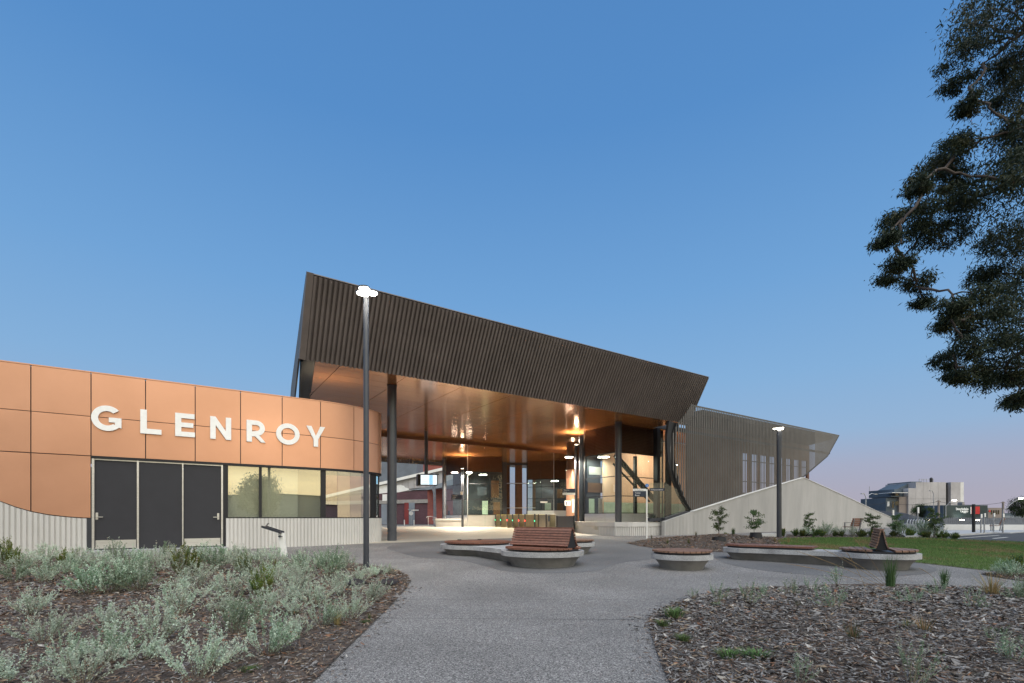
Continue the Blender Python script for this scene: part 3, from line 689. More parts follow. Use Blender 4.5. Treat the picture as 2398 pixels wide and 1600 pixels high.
# ------------------------------------------------------------------ glass pavilions
def pavilion(name, label, corner, ulen, vlen, zb, zsill, z1, z2, zl, ztop, lou, steel=True, panes=(3, 3), angU=0.0, angV=0.0):
    """corner pavilion: louvred head, three rows of panes, steel dado"""
    T = thing(name, label, 'pavilion', tuple(corner))
    eu = Vector((math.cos(math.atan2(UY, UX)+angU), math.sin(math.atan2(UY, UX)+angU), 0))
    ev = Vector((math.cos(math.atan2(UX, -UY)+angV), math.sin(math.atan2(UX, -UY)+angV), 0))
    for d, nrm_, L, np_ in ((eu, Vector((eu.y, -eu.x, 0)), ulen, panes[0]), (ev, Vector((-ev.y, ev.x, 0)), vlen, panes[1])):
        c = Vector((corner[0], corner[1], 0))
        w = L/np_
        for i in range(np_):
            p, q = c + d*(i*w+0.012), c + d*((i+1)*w-0.012)
            if steel:
                m1 = MB(); m1.slab([Vector((p.x, p.y, zb)), Vector((q.x, q.y, zb)), Vector((q.x, q.y, zsill-.03)), Vector((p.x, p.y, zsill-.03))], -nrm_*0.04); m1.build('dado_panel', 'steel', T, fix=True)
            for r_, (a, b) in enumerate(((zsill+.02, z1-.02), (z1+.02, z2-.02), (z2+.02, zl-.03))):
                m1 = MB(); m1.slab([Vector((p.x, p.y, a)), Vector((q.x, q.y, a)), Vector((q.x, q.y, b)), Vector((p.x, p.y, b))], -nrm_*0.016); m1.build('glass_pane', 'glass', T, fix=True)
            hm = MB(); hb = MB()
            hb.slab([Vector((p.x, p.y, zl)) - nrm_*0.05, Vector((q.x, q.y, zl)) - nrm_*0.05, Vector((q.x, q.y, ztop)) - nrm_*0.05, Vector((p.x, p.y, ztop)) - nrm_*0.05], -nrm_*0.05)
            lp_ = hb.build('louvre_panel', lou, T, fix=True)
            nl = int((ztop-zl)/0.085)
            for k_ in range(nl):
                zc = zl + 0.03 + k_*(ztop-zl-0.04)/nl
                hm.add([Vector((p.x, p.y, zc)), Vector((q.x, q.y, zc)), Vector((q.x, q.y, zc+0.055)) - nrm_*0.045, Vector((p.x, p.y, zc+0.055)) - nrm_*0.045,
                        Vector((p.x, p.y, zc+.012)), Vector((q.x, q.y, zc+.012))], [(0, 1, 5, 4), (4, 5, 2, 3)])
            if nl: tag(hm.build('louvre_blades', lou, lp_), kind='stuff')
        for zz in (zsill, z1, z2, zl-0.012):
            m1 = MB(); m1.bar(c + Vector((0, 0, zz)) - nrm_*0.02, c + d*L + Vector((0, 0, zz)) - nrm_*0.02, 0.09, 0.036); m1.build('transom', 'black', T)
        m1 = MB(); e = c + d*L; m1.bar(e + Vector((0, 0, zb)) - nrm_*.03, e + Vector((0, 0, ztop)) - nrm_*.03, 0.06, 0.08, up=d); m1.build('end_post', 'black', T)
    m1 = MB(); m1.tube([Vector((corner[0], corner[1], zb)) , Vector((corner[0], corner[1], ztop))], 0.03, 8); m1.build('corner_post', 'steel', T)
    return T, eu, ev
P1c = uv(16.75, 2.62)
PV, eu, ev = pavilion('glass_pavilion', 'near glass pavilion with dark louvred head behind the plinth wall', P1c, 3.9, 2.75, 0.66, 1.19, 2.165, 3.28, 4.65, ZS, 'bronze_dark', panes=(3, 3))
# things inside the near pavilion: rear core, lift doors, stair
core = MB(); q0 = P1c + UD*0.9 + VD*3.1
core.prism([(p.x, p.y) for p in (P1c+UD*0.35+VD*2.9, P1c+UD*1.5+VD*2.9, P1c+UD*1.5+VD*4.0, P1c+UD*1.5+VD*4.0-UD*.1)], 0.66, ZS-.05); core.build('inner_wall', 'char', PV, fix=True)
m1 = MB(); m1.slab([P1c-UD*0.02+VD*3.15+ZD*.66, P1c+UD*0.6+VD*3.15+ZD*.66, P1c+UD*0.6+VD*3.15+ZD*(ZS-.3), P1c-UD*0.02+VD*3.15+ZD*(ZS-.3)], VD*.06); m1.build('inner_wall', 'char', PV, fix=True)
MT['lift'] = M('pale_green_panel', (0.42, 0.50, 0.40), 0.35, 0.3, 0.12, 2)
MT['tan'] = M('tan_panel', (0.55, 0.36, 0.25), 0.6, 0, 0.06, 1)
for i, (a, b, z0, z1) in enumerate(((0.5, 0.95, 0.7, 2.1), (1.3, 2.3, 0.7, 2.15), (2.9, 3.5, 0.7, 2.1), (0.4, 1.9, 2.5, 3.1), (2.2, 3.6, 2.45, 3.2), (0.5, 3.4, 3.6, 4.1))):
    m1 = MB(); m1.slab([P1c+UD*a+VD*2.86+ZD*z0, P1c+UD*b+VD*2.86+ZD*z0, P1c+UD*b+VD*2.86+ZD*z1, P1c+UD*a+VD*2.86+ZD*z1], VD*0.03)
    m1.build('inner_door' if z0 < 1 else 'inner_panel', ['lift', 'steel', 'lift', 'bronze_dark', 'tan', 'steel'][i], PV, fix=True)
st = MB(); st.bar(P1c+UD*0.55+VD*0.7+ZD*4.6, P1c+UD*4.4+VD*0.7+ZD*1.7, 0.12, 0.30); st.bar(P1c+UD*0.3+VD*0.6+ZD*4.05, P1c+UD*3.4+VD*0.6+ZD*1.9, 0.08, 0.08); st.build('stair_beam', 'black', PV)
for a in (0.9, 2.35): 
    m1 = MB(); m1.bar(P1c+UD*a+VD*0.8+ZD*0.7, P1c+UD*a+VD*0.8+ZD*4.64, 0.14, 0.2, up=UD); m1.build('inner_post', 'black', PV)
def inner_light(T, p, e):
    m1 = MB(); m1.box(p, (0.6, 0.3, 0.04)); m1.build('ceiling_light', 'lamp', T)
    l_ = bpy.data.lights.new('pavilion_light', 'AREA'); l_.energy = e; l_.size = 0.6; l_.color = (0.92, 1.0, 0.88)
    o = bpy.data.objects.new('pavilion_light', l_); col.objects.link(o); o.location = p - ZD*0.05
inner_light(PV, P1c + UD*0.8 + VD*1.9 + ZD*4.6, 160)
# tall glazed opening between pavilion and screen, with warm wall behind
GE = thing('glazed_entry', 'tall glazed opening between dark posts beside the curved edge beam', 'glazing', tuple(uv(20.9, 2.4, 0.66)))
for a, w in ((1538, 0.30), (1565, 0.26)):
    uu = u_at(a, 2.3); m1 = MB(); m1.bar(uv(uu, 2.3, 0.6), uv(uu, 2.3, ZS-.01), w, 0.25, up=UD); m1.build('post', 'black', GE)
for a, b in ((1544, 1560), (1570, 1590)):
    P = [uv(u_at(a, 2.3), 2.3, 0.7), uv(u_at(b, 2.3), 2.3, 0.7), uv(u_at(b, 2.3), 2.3, ZS-.3), uv(u_at(a, 2.3), 2.3, ZS-.3)]
    m1 = MB(); m1.slab(P, VD*0.014); m1.build('glass_pane', 'glass', GE, fix=True)
m1 = MB(); m1.slab([uv(18.2, 5.2, 0.6), uv(27, 5.2, 0.6), uv(27, 5.2, ZS-.06), uv(18.2, 5.2, ZS-.06)], VD*0.1); m1.build('lit_wall', 'tan', GE, fix=True)
m1 = MB(); m1.slab([uv(18.2, 5.15, 0.6), uv(27, 5.15, 0.6), uv(27, 5.15, 1.9), uv(18.2, 5.15, 1.9)], VD*0.02); m1.build('wall_dado', 'lift', GE, fix=True)
m1 = MB(); m1.bar(uv(21.6, 2.9, 4.25), uv(22.3, 2.9, 4.25), 0.10, 0.05); lf = m1.build('light_fitting', 'lamp', GE)
al = bpy.data.lights.new('entry_light', 'AREA'); al.energy = 220; al.size = 0.8; al.color = (1, 0.80, 0.60)
ao = bpy.data.objects.new('entry_light', al); col.objects.link(ao); ao.location = uv(21.6, 3.2, 5.6); ao.rotation_euler = (R(25), 0, 0)
# glass balustrade screen on the wall
GB = thing('glass_screen', 'frameless glass screen on a dark base beam above the plinth wall', 'screen', tuple(uv(17, VW+.3, 0.7)))
def wallpt(px, py, v): return uv(u_at(px, v), v, z_at(px, py, v))
vg = VW+0.35
m1 = MB(); m1.slab([wallpt(1521.5,1214.5,vg), wallpt(1556,1214.5,vg), wallpt(1556,1131,vg), wallpt(1521.5,1131,vg)], VD*.016); m1.build('glass_pane', 'glass', GB, fix=True)
m1 = MB(); m1.slab([wallpt(1557.4,1213,vg), wallpt(1616,1198,vg), wallpt(1603,1180,vg), wallpt(1586,1146,vg), wallpt(1557.4,1131,vg)], VD*.016); m1.build('glass_pane', 'glass', GB, fix=True)
m1 = MB(); m1.slab([wallpt(1521.5,1220.5,vg-.05), wallpt(1556,1220.5,vg-.05), wallpt(1556,1213.5,vg-.05), wallpt(1521.5,1213.5,vg-.05)], VD*.14); m1.slab([wallpt(1557,1221.5,vg-.2), wallpt(1622,1199.5,vg-.2), wallpt(1611,1196.5,vg-.2), wallpt(1557,1213.5,vg-.2)], VD*.2); m1.build('base_beam', 'char', GB, fix=True)
m1 = MB(); a_, b_ = wallpt(1556.6,1221,vg), wallpt(1556.6,1130,vg); m1.bar(a_, b_, 0.03, 0.03, up=UD); m1.build('post', 'black', GB)

# copper drum behind the near pavilion
dc = at(1342, 1213.5, 33.2); dc.z = 0.12
DR = thing('copper_drum', 'orange copper clad round core lit beside the near pavilion', 'core', tuple(dc))
m1 = MB(); m1.tube([dc, Vector((dc.x, dc.y, 4.15))], 0.47, 40); smooth_by_angle(m1.build('copper_skin', 'copper', DR), 40)
m1 = MB(); m1.tube([Vector((dc.x, dc.y, 4.151)), Vector((dc.x, dc.y, ZS-.23))], 0.43, 40); smooth_by_angle(m1.build('upper_drum', 'bronze_dark', DR), 40)
m1 = MB(); nn = (Vector((0, 0, 0)) - Vector((dc.x, dc.y, 0))).normalized(); m1.box(dc + nn*0.47 + Vector((0.26, 0.1, 1.05)), (0.30, 0.05, 2.1), (Vector((nn.y, -nn.x, 0)), nn, ZD)); m1.build('recess', 'bronze_dark', DR)

# far pavilions and the tall link window
f1 = at(1095, HY, 40.6); f1.z = 0
FV, _, _ = pavilion('glass_pavilion', 'far glass pavilion with brown head behind the lamp post and information sign', f1, 2.9, 4.4, 0.15, 1.18, 2.45, 3.75, 4.75, ZS-.22, 'bronze_dark', panes=(2, 3), angU=R(-25))
f2 = at(1297, HY, 43.5); f2.z = 0
FW, _, _ = pavilion('glass_pavilion', 'far glass lift pavilion behind the ticket gates, brown head above', f2, 2.6, 2.6, 0.15, 1.6, 2.65, 3.7, 4.4, ZS-.22, 'bronze_dark', panes=(2, 2), angU=R(-12), angV=R(30))
for T, c, pts in ((FV, f1, ((1.0, 1.5, .2, 2.4), (2.0, 2.6, .2, 2.3), (0.6, 1.4, 2.9, 3.6), (1.8, 2.5, 2.7, 4.2))), (FW, f2, ((-.8, -.2, .2, 2.3), (0.4, 1.0, .2, 2.3), (-0.9, 0.1, 2.8, 3.5), (0.4, 1.1, 2.7, 3.6)))):
    for i, (a, b, z0, z1) in enumerate(pts):
        m1 = MB(); e_ = Vector((1, 0.25, 0)).normalized(); o_ = c + Vector((0.1, 2.0, 0))
        m1.slab([o_+e_*a+ZD*z0, o_+e_*b+ZD*z0, o_+e_*b+ZD*z1, o_+e_*a+ZD*z1], Vector((0, .05, 0))); m1.build('inner_panel', ['lift', 'bronze_dark', 'char', 'bronze_dark'][i], T, fix=True)
    m1 = MB(); o_ = c + Vector((-1.6, 3.2, 0.1)); m1.slab([o_, o_+Vector((4.8, 1, 0)), o_+Vector((4.8, 1, 6)), o_+Vector((0, 0, 6))], Vector((0, .1, 0))); m1.build('inner_wall', 'char', T, fix=True)
inner_light(FV, f1 + Vector((1.2, 1.4, 4.6)), 70); inner_light(FW, f2 + Vector((0.2, 1.5, 4.3)), 70)
LK = thing('link_window', 'tall dark framed window between the two far pavilions', 'window', tuple(at(1210, HY, 46) - Vector((0, 0, 0.8))))
xs = [(1170, 1173), (1184, 1194), (1206, 1214), (1214, 1223), (1233, 1235.5), (1247, 1254)]
for a, b in xs:
    P = [at(a, HY, 46), at(b, HY, 46)]; m1 = MB(); m1.slab([Vector((P[0].x, 46, .1)), Vector((P[1].x, 46, .1)), Vector((P[1].x, 46, ZS-.23)), Vector((P[0].x, 46, ZS-.23))], Vector((0, .1, 0))); m1.build('mullion', 'bronze_dark', LK, fix=True)
for (a, b), (c, d) in zip(xs, xs[1:]):
    if c-b < 1: continue
    p, q = at(b, HY, 46.03), at(c, HY, 46.03); m1 = MB(); m1.slab([Vector((p.x, 46.03, .2)), Vector((q.x, 46.03, .2)), Vector((q.x, 46.03, ZS-.3)), Vector((p.x, 46.03, ZS-.3))], Vector((0, .01, 0))); m1.build('glass_pane', 'glass', LK, fix=True)
p, q = at(1170, HY, 45.95), at(1254, HY, 45.95); m1 = MB()
for z in (1.85, 4.15): m1.bar(Vector((p.x, p.y, z)), Vector((q.x, q.y, z)), 0.06, 0.06)
m1.build('transom', 'steel', LK)
m1 = MB(); p, q = at(1168, HY, 46), at(1256, HY, 46); m1.slab([Vector((p.x, 45.98, ZS-.35)), Vector((q.x, 45.98, ZS-.35)), Vector((q.x, 45.98, ZS+.06)), Vector((p.x, 45.98, ZS+.06))], Vector((0, .1, 0))); m1.build('head', 'char', LK, fix=True)

# ------------------------------------------------------------------ ticket gates
MT['gate'] = M('gate_steel', (0.30, 0.26, 0.18), 0.3, 0.8, 0.08, 2)
MT['gate_red'] = emit('gate_red', (1.0, 0.05, 0.03), 6); MT['gate_green'] = emit('gate_green', (0.05, 0.8, 0.35), 3); MT['gate_yellow'] = emit('gate_yellow', (0.8, 0.75, 0.25), 0.5)
GL, GRt = flat(1140, 1233.2, 0.17), flat(1292, 1242.5, 0.12)
def gpt(px):
    lo_, hi_ = -0.2, 1.3
    for _ in range(40):
        mid = (lo_+hi_)/2; p = GL.lerp(GRt, mid)
        if p.x/p.y*F + CX < px: lo_ = mid
        else: hi_ = mid
    return GL.lerp(GRt, lo_)
gd = (GRt-GL).normalized(); gn = Vector((gd.y, -gd.x, 0)); gn = gn if gn.dot(Vector((-.3, -1, 0))) > 0 else -gn
for i, (px, colr) in enumerate(((1150, 'g'), (1161.5, 'g'), (1174, 'g'), (1189, 'r'), (1202, 'g'), (1216.5, 'r'), (1231, 'r'), (1254, 'g'))):
    p = gpt(px); lit = 'gate_red' if colr == 'r' else 'gate_green'
    nth = ('first', 'second', 'third', 'fourth', 'fifth', 'sixth', 'seventh', 'last')[i]
    T = thing('ticket_gate', f'{nth} steel ticket gate from the left, showing a {"red" if colr == "r" else "green"} light', 'ticket gate', tuple(p), 'ticket gates in a row')
    ax = (gd, gn, ZD)
    m1 = MB(); m1.box(p + ZD*0.5 - gn*0.355, (0.20, 0.8, 1.0), ax); m1.build('cabinet', 'gate', T, bevel=0.03)
    m1 = MB(); m1.box(p + ZD*0.60 + gn*0.054, (0.19, 0.012, 0.9), ax); m1.build('front_plate', 'black', T)
    m1 = MB(); m1.box(p + ZD*1.012 - gn*0.36, (0.13, 0.6, 0.012), ax); m1.build('reader_top', 'gate_yellow', T)
    m1 = MB(); m1.tube([p + ZD*0.58 + gn*0.061, p + ZD*0.58 + gn*0.075], 0.055, 12); m1.build('signal_light', lit, T)
    m1 = MB(); m1.box(p + ZD*0.52 - gn*0.8 + gd*0.36, (0.44, 0.02, 0.7), ax); m1.build('paddle', 'glass', T)
for px, lab in ((1228, 'wide'), ):
    pass
def panelbox(name, label, cat, pxa, pxb, ybase, zt, mat, y=None, thick=0.06, extra=None):
    a, b = gpt(pxa), gpt(pxb)
    T = thing(name, label, cat, tuple(a)); m1 = MB(); z0 = min(a.z, b.z)-.02
    m1.slab([Vector((a.x, a.y, z0)), Vector((b.x, b.y, z0)), Vector((b.x, b.y, zt)), Vector((a.x, a.y, zt))], -gn*thick); m1.build('panel', mat, T, fix=True)
    for q in (a, b):
        m1 = MB(); m1.bar(Vector((q.x, q.y, z0)), Vector((q.x, q.y, zt+.03)), 0.06, 0.06, up=gn); m1.build('post', 'black', T)
    return T
panelbox('barrier_panel', 'grey barrier panel at the left end of the ticket gates', 'barrier', 1110, 1135, 0, 1.22, 'char')
panelbox('barrier_panel', 'brassy steel barrier panel right of the last ticket gate', 'barrier', 1261, 1279, 0, 1.12, 'gate')
panelbox('barrier_panel', 'wide grey barrier panel left of the plinth wall', 'barrier', 1304, 1344, 0, 1.02, 'char')
b_ = gpt(1291); T = thing('ticket_machine', 'steel cabinet with white top beside the brassy barrier panel', 'cabinet', tuple(b_))
m1 = MB(); m1.box(b_ + ZD*0.5, (0.42, 0.42, 1.0), (gd, gn, ZD)); m1.build('body', 'gate', T, bevel=0.03)
m1 = MB(); m1.box(b_ + ZD*1.02, (0.44, 0.44, 0.04), (gd, gn, ZD)); m1.build('lid', 'white', T)
m1 = MB(); m1.box(b_ + ZD*0.75 + gn*0.22 + gd*.1, (0.18, 0.02, 0.35), (gd, gn, ZD)); m1.build('notice', 'navy', T)
# rear planter under the far column
pp = [at(1020, HY, 41.0), at(1080, HY, 40.5)]
T = thing('ribbed_planter', 'low ribbed concrete planter wall at the foot of the far column', 'planter', (pp[0].x, pp[0].y, 0.15))
vs = []
for i in range(26):
    for t, d in ((0, .03), (.2, .03), (.3, 0), (.9, 0)):
        q = pp[0].lerp(pp[1], (i+t)/26); vs += [(q.x, q.y+d, 0.1), (q.x, q.y+d, 0.70)]
m1 = MB(); m1.add(vs, [(2*i, 2*i+2, 2*i+3, 2*i+1) for i in range(len(vs)//2-1)]); m1.build('ribbed_face', 'precast', T)
m1 = MB(); m1.prism([(pp[0].x-.02, pp[0].y-.02), (pp[1].x, pp[1].y-.02), (pp[1].x, pp[1].y+2.2), (pp[0].x-.6, pp[0].y+2.2)], 0.70, 0.86); m1.build('top_band', 'precast', T, fix=True)
m1 = MB(); m1.prism([(pp[0].x+.03, pp[0].y+.05), (pp[1].x, pp[1].y+.05), (pp[1].x, pp[1].y+2.1), (pp[0].x-.5, pp[0].y+2.1)], 0.1, 0.70); m1.build('backing', 'precast', T, fix=True)

# ------------------------------------------------------------------ lamps
def spot(name, loc, energy, colr, size=R(150), blend=0.7, rad=0.15, aim=(0, 0, -1)):
    l_ = bpy.data.lights.new(name, 'SPOT'); l_.energy = energy; l_.color = colr; l_.spot_size = size; l_.spot_blend = blend; l_.shadow_soft_size = rad
    o = bpy.data.objects.new(name, l_); col.objects.link(o); o.location = loc
    o.rotation_euler = Vector(aim).to_track_quat('-Z', 'Y').to_euler(); return o
def garden_lamp(label, base, h, r0, r1, hs, n_lobes, energy):
    T = thing('garden_lamp', label, 'lamp', tuple(base), 'pole lamps of the garden')
    b = Vector(base); top = b + ZD*h
    m1 = MB(); m1.tube([b - ZD*.05, top], [r0, r1], 20); smooth_by_angle(m1.build('pole', 'pole', T), 40)
    m1 = MB(); m1.tube([top, top + ZD*.03, top + ZD*0.14*hs], [r1*.8, r1*.5, r1*.4], 14); hub = m1.build('hub', 'pole', T)
    m1 = MB(); m1.tube([b - ZD*.02, b + ZD*.02], [r0*2, r0*2], 20); m1.build('base_plate', 'galv', T)
    for k_ in range(n_lobes):
        a = 2*math.pi*(k_+.25)/n_lobes; d = Vector((math.cos(a), math.sin(a), 0)); s_ = Vector((-d.y, d.x, 0))
        hw = [0.04, 0.10, 0.125, 0.115, 0.08, 0.03]; rr = [0.03, 0.08, 0.14, 0.20, 0.245, 0.262]
        c = top + ZD*0.12*hs
        up_, dn = [], []
        for r_, w in zip(rr, hw): up_.append(c + d*r_*hs + s_*w*hs); dn.append(c + d*r_*hs - s_*w*hs)
        loop = up_ + dn[::-1]
        m1 = MB(); m1.slab(loop, ZD*0.03*hs); arm = m1.build('lamp_head', 'pole', T, fix=True)
        lens = [c + ((p-c)*0.88) - ZD*0.012*hs for p in loop]
        m1 = MB(); m1.slab(lens, ZD*0.01*hs); m1.build('lens', 'lamp', arm, fix=True)
    spot('garden_lamp_light', top + ZD*0.08, energy, (1, 0.92, 0.76), R(165), 0.6, 0.2*hs)
    return T
lb = gnd(857.5, 1335)
garden_lamp('slim grey lamp post standing in the left garden bed, lit', lb, 5.95, 0.062, 0.055, 1.0, 3, 800)
lb2 = flat(1824.5, 1260.5, 0.0)
garden_lamp('thick grey lamp post in front of the ribbed concrete wall, lit', lb2, 4.8, 0.105, 0.095, 1.0, 3, 160)
def area_pole(label, x, y, zb, h, heads, energy, group='street lamps under the canopy'):
    """square pole with flat arms carrying lit heads: heads = [(dx, dy, z)]"""
    T = thing('platform_lamp', label, 'lamp', (x, y, zb), group)
    m1 = MB(); m1.tube([(x, y, zb), (x, y, zb+h)], 0.10, 16); smooth_by_angle(m1.build('pole', 'pole', T), 40)
    for dx, dy, z in heads:
        m1 = MB(); m1.bar((x, y, z+.06), (x+dx*.75, y+dy*.75, z+.06), 0.07, 0.05); m1.box((x+dx, y+dy, z+.05), (0.55, 0.28, 0.06)); a = m1.build('lamp_arm', 'pole', T)
        m1 = MB(); m1.box((x+dx, y+dy, z), (0.44, 0.22, 0.03)); m1.build('lens', 'lamp', a)
        spot('platform_lamp_light', (x+dx, y+dy, z-.05), energy, (1, 0.90, 0.72), R(160), 0.5, 0.15)
    m1 = MB(); m1.box((x, y-.16, zb+h-.05), (0.26, 0.22, 0.06)); up_ = m1.build('uplight', 'pole', T)
    m1 = MB(); m1.box((x, y-.16, zb+h-.012), (0.2, 0.16, 0.012)); m1.build('lens', 'lamp_warm', up_)
    spot('platform_uplight', (x, y-.16, zb+h+.02), energy*0.3, (1, 0.80, 0.55), R(150), 0.8, 0.08, (0, -0.15, 1))
    return T
pz = gz(39.8); X = (1083-CX)/F*39.8
area_pole('grey lamp post with two lit heads and a sign in front of the far pavilion', X, 39.8, pz, 4.75, [(-0.62, -.1, 4.58), (0.55, -.1, 4.58)], 2600)
X2 = (1349-CX)/F*30.6
area_pole('grey lamp post with lit head at the left end of the plinth wall', X2, 30.6, 0.10, 5.35, [(-0.45, -.1, 4.68)], 2700)
X3 = (1341-CX)/F*37.5
area_pole('lamp post partly hidden behind the copper drum, lit', X3, 37.5, 0.10, 5.1, [(-0.3, -.2, 4.52)], 2300)
# uplights on the entrance building's roof, washing the soffit corner
for i, (u_, v_) in enumerate(((0.4, 2.3), (1.35, 1.9))):
    p = uv(u_, v_, 4.97); T = thing('roof_uplight', ('uplight on the entrance building roof washing the left canopy corner', 'second uplight on the entrance building roof nearer the big column')[i], 'light', tuple(p))
    m1 = MB(); m1.box(p + ZD*.05, (.24, .16, .1)); m1.build('housing', 'black', T); m1 = MB(); m1.box(p + ZD*.105, (.18, .11, .01)); m1.build('lens', 'lamp_warm', T)
    spot('roof_uplight_light', p + ZD*.13, 45, (1, .80, .52), R(140), .8, .06, (0, 0, 1))
# small floodlights along the bulkhead
for i, px in enumerate((883, 907)):
    p = at(px, 1005, 30.2); T = thing('floodlight', ('small white floodlight beside the copper curve under the canopy', 'small white floodlight behind the big column')[i], 'light', tuple(p))
    m1 = MB(); m1.tube([p, p + Vector((0.03, -0.1, -0.05))], [0.05, 0.07], 12); m1.build('housing', 'white', T)
    m1 = MB(); m1.tube([p + Vector((0.03, -0.102, -0.051)), p + Vector((0.031, -0.106, -0.053))], [0.06, 0.06], 12); m1.build('lens', 'lamp', T)
# hanging timetable display
dp = at(998, 1124, 30.0)
T = thing('timetable_display', 'lit timetable screen hanging from the canopy on a dark drop post', 'display', tuple(dp))
m1 = MB(); m1.tube([dp + ZD*.34, Vector((dp.x, dp.y, ZS-.01))], 0.11, 16); smooth_by_angle(m1.build('drop_post', 'pole', T), 40)
sx = Vector((0.985, 0.17, 0)).normalized(); sn = Vector((sx.y, -sx.x, 0))
m1 = MB(); m1.box(dp + sx*0.16, (1.04, 0.16, 0.70), (sx, sn, ZD)); m1.build('cabinet', 'black', T, bevel=0.015)
sy = Vector((-0.35, 0.94, 0)); m1 = MB(); m1.box(dp - sx*0.43 + sy*0.30, (0.6, 0.14, 0.70), (sy, Vector((sy.y, -sy.x, 0)), ZD)); m1.build('side_cabinet', 'black', T, bevel=0.015)
MT['scr'] = emit('screen_white', (0.80, 0.92, 1.0), 1.1); MT['scr2'] = emit('screen_blue', (0.30, 0.60, 0.85), 0.9)
m1 = MB(); m1.box(dp + sx*0.16 + sn*0.084, (0.96, 0.006, 0.58), (sx, sn, ZD)); scr = m1.build('screen', 'scr', T)
m1 = MB(); m1.box(dp + sx*0.29 + sn*0.089, (0.22, 0.004, 0.56), (sx, sn, ZD)); m1.build('screen_column', 'scr2', scr)
for k_ in range(5):
    m1 = MB(); m1.box(dp - sx*0.06 + sn*0.089 + ZD*(0.22-0.11*k_), (0.36+0.06*(k_ % 3), 0.004, 0.03), (sx, sn, ZD)); m1.build('text_row', 'scr2', scr)
# ------------------------------------------------------------------ sculpted benches
def lobes_outline(c1, r1, c2, r2, neck, n_=72, shrink=0.0):
    a = Vector(c1[:2]); b = Vector(c2[:2]); d = b-a; L = d.length; d = d/L; s_ = Vector((-d.y, d.x))
    r1, r2, neck = r1-shrink, r2-shrink, max(0.05, neck-shrink)
    up_, dn = [], []
    for i in range(n_+1):
        t = -r1 + (L+r1+r2)*(0.5-0.5*math.cos(math.pi*i/n_))
        h1 = math.sqrt(max(0, r1*r1-t*t)); h2 = math.sqrt(max(0, r2*r2-(t-L)**2))
        f = 1.0 if 0 < t < L else 0.0
        h = (h1**5 + h2**5 + (f*neck)**5)**0.2
        p = a + d*t; up_.append(p + s_*h); dn.append(p - s_*h)
    return up_[:-1] + dn[::-1][:-1]
def bench_body(T, outs, z):
    rim = MB(); o = outs(0); n_ = len(o)
    rim.prism([(p.x, p.y) for p in o], z+0.215, z+0.325); r_ = rim.build('concrete_rim', 'bench', T, fix=True, bevel=0.0)
    smooth_by_angle(r_, 35)
    base = MB(); top, bot = outs(0.07), outs(0.24)
    vs = [(p.x, p.y, z-0.05) for p in bot] + [(p.x, p.y, z+0.10) for p in outs(0.17)] + [(p.x, p.y, z+0.2152) for p in top]
    fs = [(r*n_+i, r*n_+(i+1) % n_, (r+1)*n_+(i+1) % n_, (r+1)*n_+i) for r in (0, 1) for i in range(n_)] + [tuple(range(2*n_, 3*n_))]
    base.add(vs, fs); smooth_by_angle(base.build('concrete_base', 'bench_base', T, fix=True), 60)
def clip_slats(shape, d, w, gap, hole=None):
    """parallel boards clipped to a convex outline: gives each board's outline"""
    d = Vector(d).normalized(); s_ = Vector((-d.y, d.x)); res = []
    c = sum(shape, Vector((0, 0)))/len(shape)
    lo_ = min((p-c).dot(s_) for p in shape); hi_ = max((p-c).dot(s_) for p in shape)
    t = lo_ + 0.004
    while t < hi_-0.02:
        t1 = min(t+w, hi_-0.003)
        rows = []
        for tt in [t + (t1-t)*k/2 for k in range(3)]:
            xs_ = []
            for i in range(len(shape)):
                p, q = shape[i]-c, shape[(i+1) % len(shape)]-c; a, b = p.dot(s_)-tt, q.dot(s_)-tt
                if (a > 0) != (b > 0): f = a/(a-b); xs_.append((p + (q-p)*f).dot(d))
            if len(xs_) >= 2: rows.append((tt, min(xs_), max(xs_)))
        if len(rows) == 3: res.append([c + d*x0 + s_*tt for tt, x0, _ in rows] + [c + d*x1 + s_*tt for tt, _, x1 in rows[::-1]])
        t = t1 + gap
    return res
def disc(c, r, n_=48, e=1.0, a=0.0):
    return [Vector((c[0] + r*math.cos(2*math.pi*i/n_+a), c[1] + r*e*math.sin(2*math.pi*i/n_+a))) for i in range(n_)]
def deck(T, shape, d, z, w=0.11, gap=0.018, mat='timber', skip=None):
    fr = MB(); c = sum(shape, Vector((0, 0)))/len(shape)
    fr.prism([(c + (p-c)*0.93).to_tuple() for p in shape], z+0.3252, z+0.372); fr.build('seat_frame', 'black', T, fix=True)
    for sl in clip_slats(shape, d, w, gap):
        if skip and skip(sum(sl, Vector((0, 0)))/len(sl)): continue
        m1 = MB(); m1.prism([p.to_tuple() for p in sl], z+0.373, z+0.412); m1.build('seat_slat', mat, T, fix=True)
